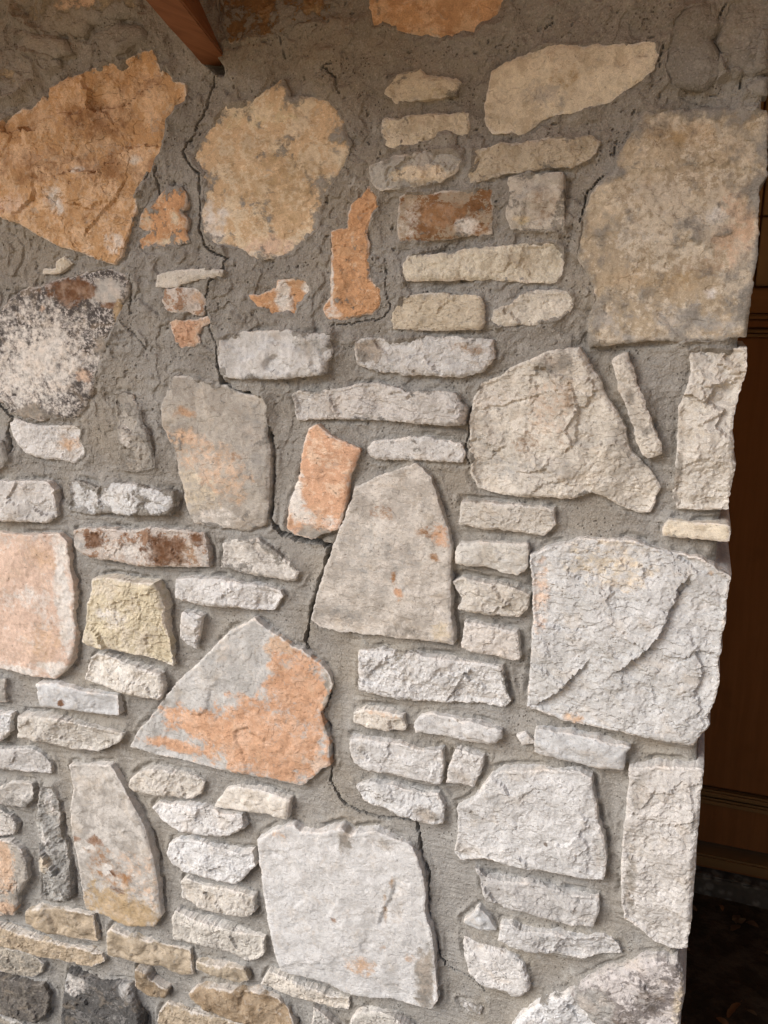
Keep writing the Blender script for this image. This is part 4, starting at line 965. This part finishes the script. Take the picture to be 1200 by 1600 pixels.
    extra = []; off = n
    cols = [last]
    for y in (26.0, 60.0, 110.0, 170.0, 240.0, 340.0, 460.0, 620.0, 800.0, 1000.0, 1215.0):
        e = V[last].copy(); e[:, 1] = y
        pe = np.column_stack([np.full(len(e), y), e[:, 2]])
        e[:, 0] = WALL_R + 3.0 * fbm(pe, 90, 4, 81) - 1.0
        extra.append(e); cols.append(np.arange(off, off + len(e))); off += len(e)
    FR = [np.stack([c0[:-1], c1[:-1], c1[1:], c0[1:]], -1) for c0, c1 in zip(cols[:-1], cols[1:])]
    V = np.vstack([V] + extra) * .001
    F = np.concatenate([F.reshape(-1, 4)] + FR)
    used = np.zeros(len(V), bool); used[F.ravel()] = True
    mp = np.cumsum(used) - 1
    return mesh_np("mortar", V[used], mp[F], M_MORTAR, wall_root, smooth=False)


ALL = STONES + generic_stones()
LOOPS = [build_stone(i, *s) for i, s in enumerate(ALL)]
build_mortar(LOOPS)

# ------------------------------------------------------------------ the wooden beam
def build_beam():
    import bmesh
    bm = bmesh.new()
    L0, R0 = Vector((-0.7757, 0, 2.1271)), Vector((-0.7374, 0, 2.1377))
    up = (Vector((-0.776, 0, 2.2191)) - R0).normalized() * 0.165
    d = Vector((0.30, -1.0, 0.038)).normalized()
    secs = []
    rnd = random.Random(3)
    for k in range(7):
        s = -0.035 + k * 0.1
        j = lambda a: Vector((rnd.uniform(-a, a), 0, rnd.uniform(-a, a)))
        base = [L0, R0, R0 + up, L0 + up]
        if k == 0:
            base = [b + j(.0012) for b in base]
        secs.append([bm.verts.new(b + d * s + j(.0005)) for b in base])
    for a, b in zip(secs[:-1], secs[1:]):
        for k in range(4):
            bm.faces.new((a[k], a[(k + 1) % 4], b[(k + 1) % 4], b[k]))
    bm.faces.new(secs[0][::-1]); bm.faces.new(secs[-1])
    bmesh.ops.recalc_face_normals(bm, faces=list(bm.faces))
    long_edges = [e for e in bm.edges if len(e.link_faces) == 2 and e.calc_face_angle(0) > .6]
    bmesh.ops.bevel(bm, geom=long_edges, offset=.0022, segments=2, affect='EDGES')
    me = bpy.data.meshes.new("wooden_beam"); bm.to_mesh(me); bm.free()
    me.materials.append(M_BEAM)
    o = bpy.data.objects.new("wooden_beam", me); COL.objects.link(o)
    return tag(o, "reddish brown wooden beam running into the top of the stone wall", "beam")


build_beam()

# ------------------------------------------------------------------ the panelled door in the alcove
def build_door():
    y = DOOR_Y
    root = tag(empty("panelled_door", (0.62, y, 0.14)), "dark brown panelled door in the shade right of the stone wall", "door", kind="thing")

    def part(name, lo, hi, mat, bevel=.002, parent=root):
        o = box_mesh(name, [lo[0] - .62, lo[1] - y, lo[2] - .14], [hi[0] - .62, hi[1] - y, hi[2] - .14], mat, parent, bevel)
        return o
    x0, x1 = 0.030, 0.960
    part("door_leaf", (x0, y + .0215, .150), (x1, y + .07, 1.795), M_DOOR)
    # raised lower and upper panels with lipped edges
    part("panel", (x0, y + .004, .158), (x1, y + .018, .290), M_DOOR, .003)
    part("panel", (x0, y + .004, .348), (x1, y + .018, 1.668), M_DOOR, .003)
    for z0 in (.292, .319):
        part("moulding", (x0, y - .010, z0), (x1, y + .019, z0 + .022), M_TRIM, .006)
    for z0 in (1.6695, 1.6805):
        part("moulding", (x0, y - .008, z0), (x1, y + .019, z0 + .008), M_TRIM, .003)
    part("panel", (x0, y + .002, 1.694), (x1, y + .05, 1.712), M_DOOR, .002)
    part("moulding", (x0, y - .006, 1.715), (x1, y + .05, 1.727), M_RAIL, .004)
    part("rail", (x0, y - .022, 1.731), (x1, y + .05, 1.792), M_RAIL, .004)
    xs = [x0, .092, .1105, .33, .54, .75, x1]
    zs = [1.796, 1.97, 2.10, 2.28, 2.45]
    for k in range(6):
        for j in range(4):
            part("upper_panel", (xs[k] + .0025, y + .006, zs[j] + .0025), (xs[k + 1] - .0025, y + .03, zs[j + 1] - .0025), M_PALE, .002)
    part("upper_backing", (x0, y + .032, 1.794), (x1, y + .06, 2.45), M_DOOR, 0)
    return root


build_door()
sill_root = tag(empty("door_step", (0.64, DOOR_Y, 0)), "low concrete step with a wooden sill under the brown door", "step", kind="thing")


def step_part(name, lo, hi, mat, bevel, jitter=0.0, seed=0):
    import bmesh
    o = box_mesh(name, [lo[0] - .64, lo[1] - DOOR_Y, lo[2]], [hi[0] - .64, hi[1] - DOOR_Y, hi[2]], mat, sill_root, bevel)
    if jitter:
        bm = bmesh.new(); bm.from_mesh(o.data)
        bmesh.ops.subdivide_edges(bm, edges=[e for e in bm.edges if e.calc_length() > .3], cuts=40, use_grid_fill=True)
        rnd = random.Random(seed)
        for v in bm.verts: v.co += Vector((rnd.uniform(-1, 1), rnd.uniform(-1, 1), rnd.uniform(-1, 1))) * jitter
        bm.to_mesh(o.data); bm.free()
    return o


step_part("sill", (.030, DOOR_Y - .035, .100), (.948, DOOR_Y + .10, .138), M_TRIM, .006)
step_part("sill_nosing", (.030, DOOR_Y - .012, .080), (.948, DOOR_Y + .10, .098), M_DOOR, .003)
step_part("concrete_base", (.030, DOOR_Y - .05, -.02), (.948, DOOR_Y + .10, .078), M_AGG, .006, .0035, 4)


# ------------------------------------------------------------------ dry leaves on the floor
def leaf_mesh(k):
    rnd = random.Random(40 + k)
    n = 7; V = []; F = []
    L, W = 1.0, rnd.uniform(.2, .3)
    curl = rnd.uniform(.15, .5); bend = rnd.uniform(-.25, .35)
    for i in range(n):
        t = i / (n - 1)
        w = W * math.sin(math.pi * min(1, t * .93 + .05)) ** .8 + .006
        zc = bend * (t - .5) ** 2 * 2
        for s in (-1, 0, 1):
            V.append((s * w * (1 + rnd.uniform(-.12, .12)), (t - .5) * L, zc + abs(s) * curl * w + rnd.uniform(-.015, .015)))
    for i in range(n - 1):
        for s in range(2):
            a = i * 3 + s
            F.append((a, a + 1, a + 4, a + 3))
    V.append((0.012, -L * .5, 0)); V.append((-.012, -L * .5, 0)); V.append((-.02, -L * .72, .03)); V.append((.004, -L * .72, .03))
    b = len(V) - 4
    F.append((b, b + 1, b + 2, b + 3))
    return V, F


def build_leaves():
    rnd = random.Random(8)
    meshes = []
    for k in range(6):
        V, F = leaf_mesh(k)
        me = bpy.data.meshes.new("fallen_leaf")
        me.from_pydata(V, [], F); me.materials.append(M_LEAF[k % 3])
        for pl in me.polygons: pl.use_smooth = True
        meshes.append(me)
    n = 0
    while n < 44:
        x = .08 + rnd.random() ** 1.3 * .75; yy = rnd.uniform(.42, DOOR_Y - .07)
        if n % 3 == 0: yy = rnd.uniform(.48, .66)
        if n % 7 == 0: yy = rnd.uniform(1.0, 1.13)
        o = bpy.data.objects.new("fallen_leaf", meshes[rnd.randrange(6)])
        s = rnd.uniform(.022, .05)
        o.scale = (s, s, s)
        o.location = (x, yy, .022 + rnd.random() * .006)
        o.rotation_euler = (rnd.uniform(-.3, .3), rnd.uniform(-.3, .3), rnd.uniform(0, 6.28))
        COL.objects.link(o)
        tag(o, "dry brown leaf lying on the dark floor before the door", "leaf", "dry leaves on the floor")
        n += 1


build_leaves()
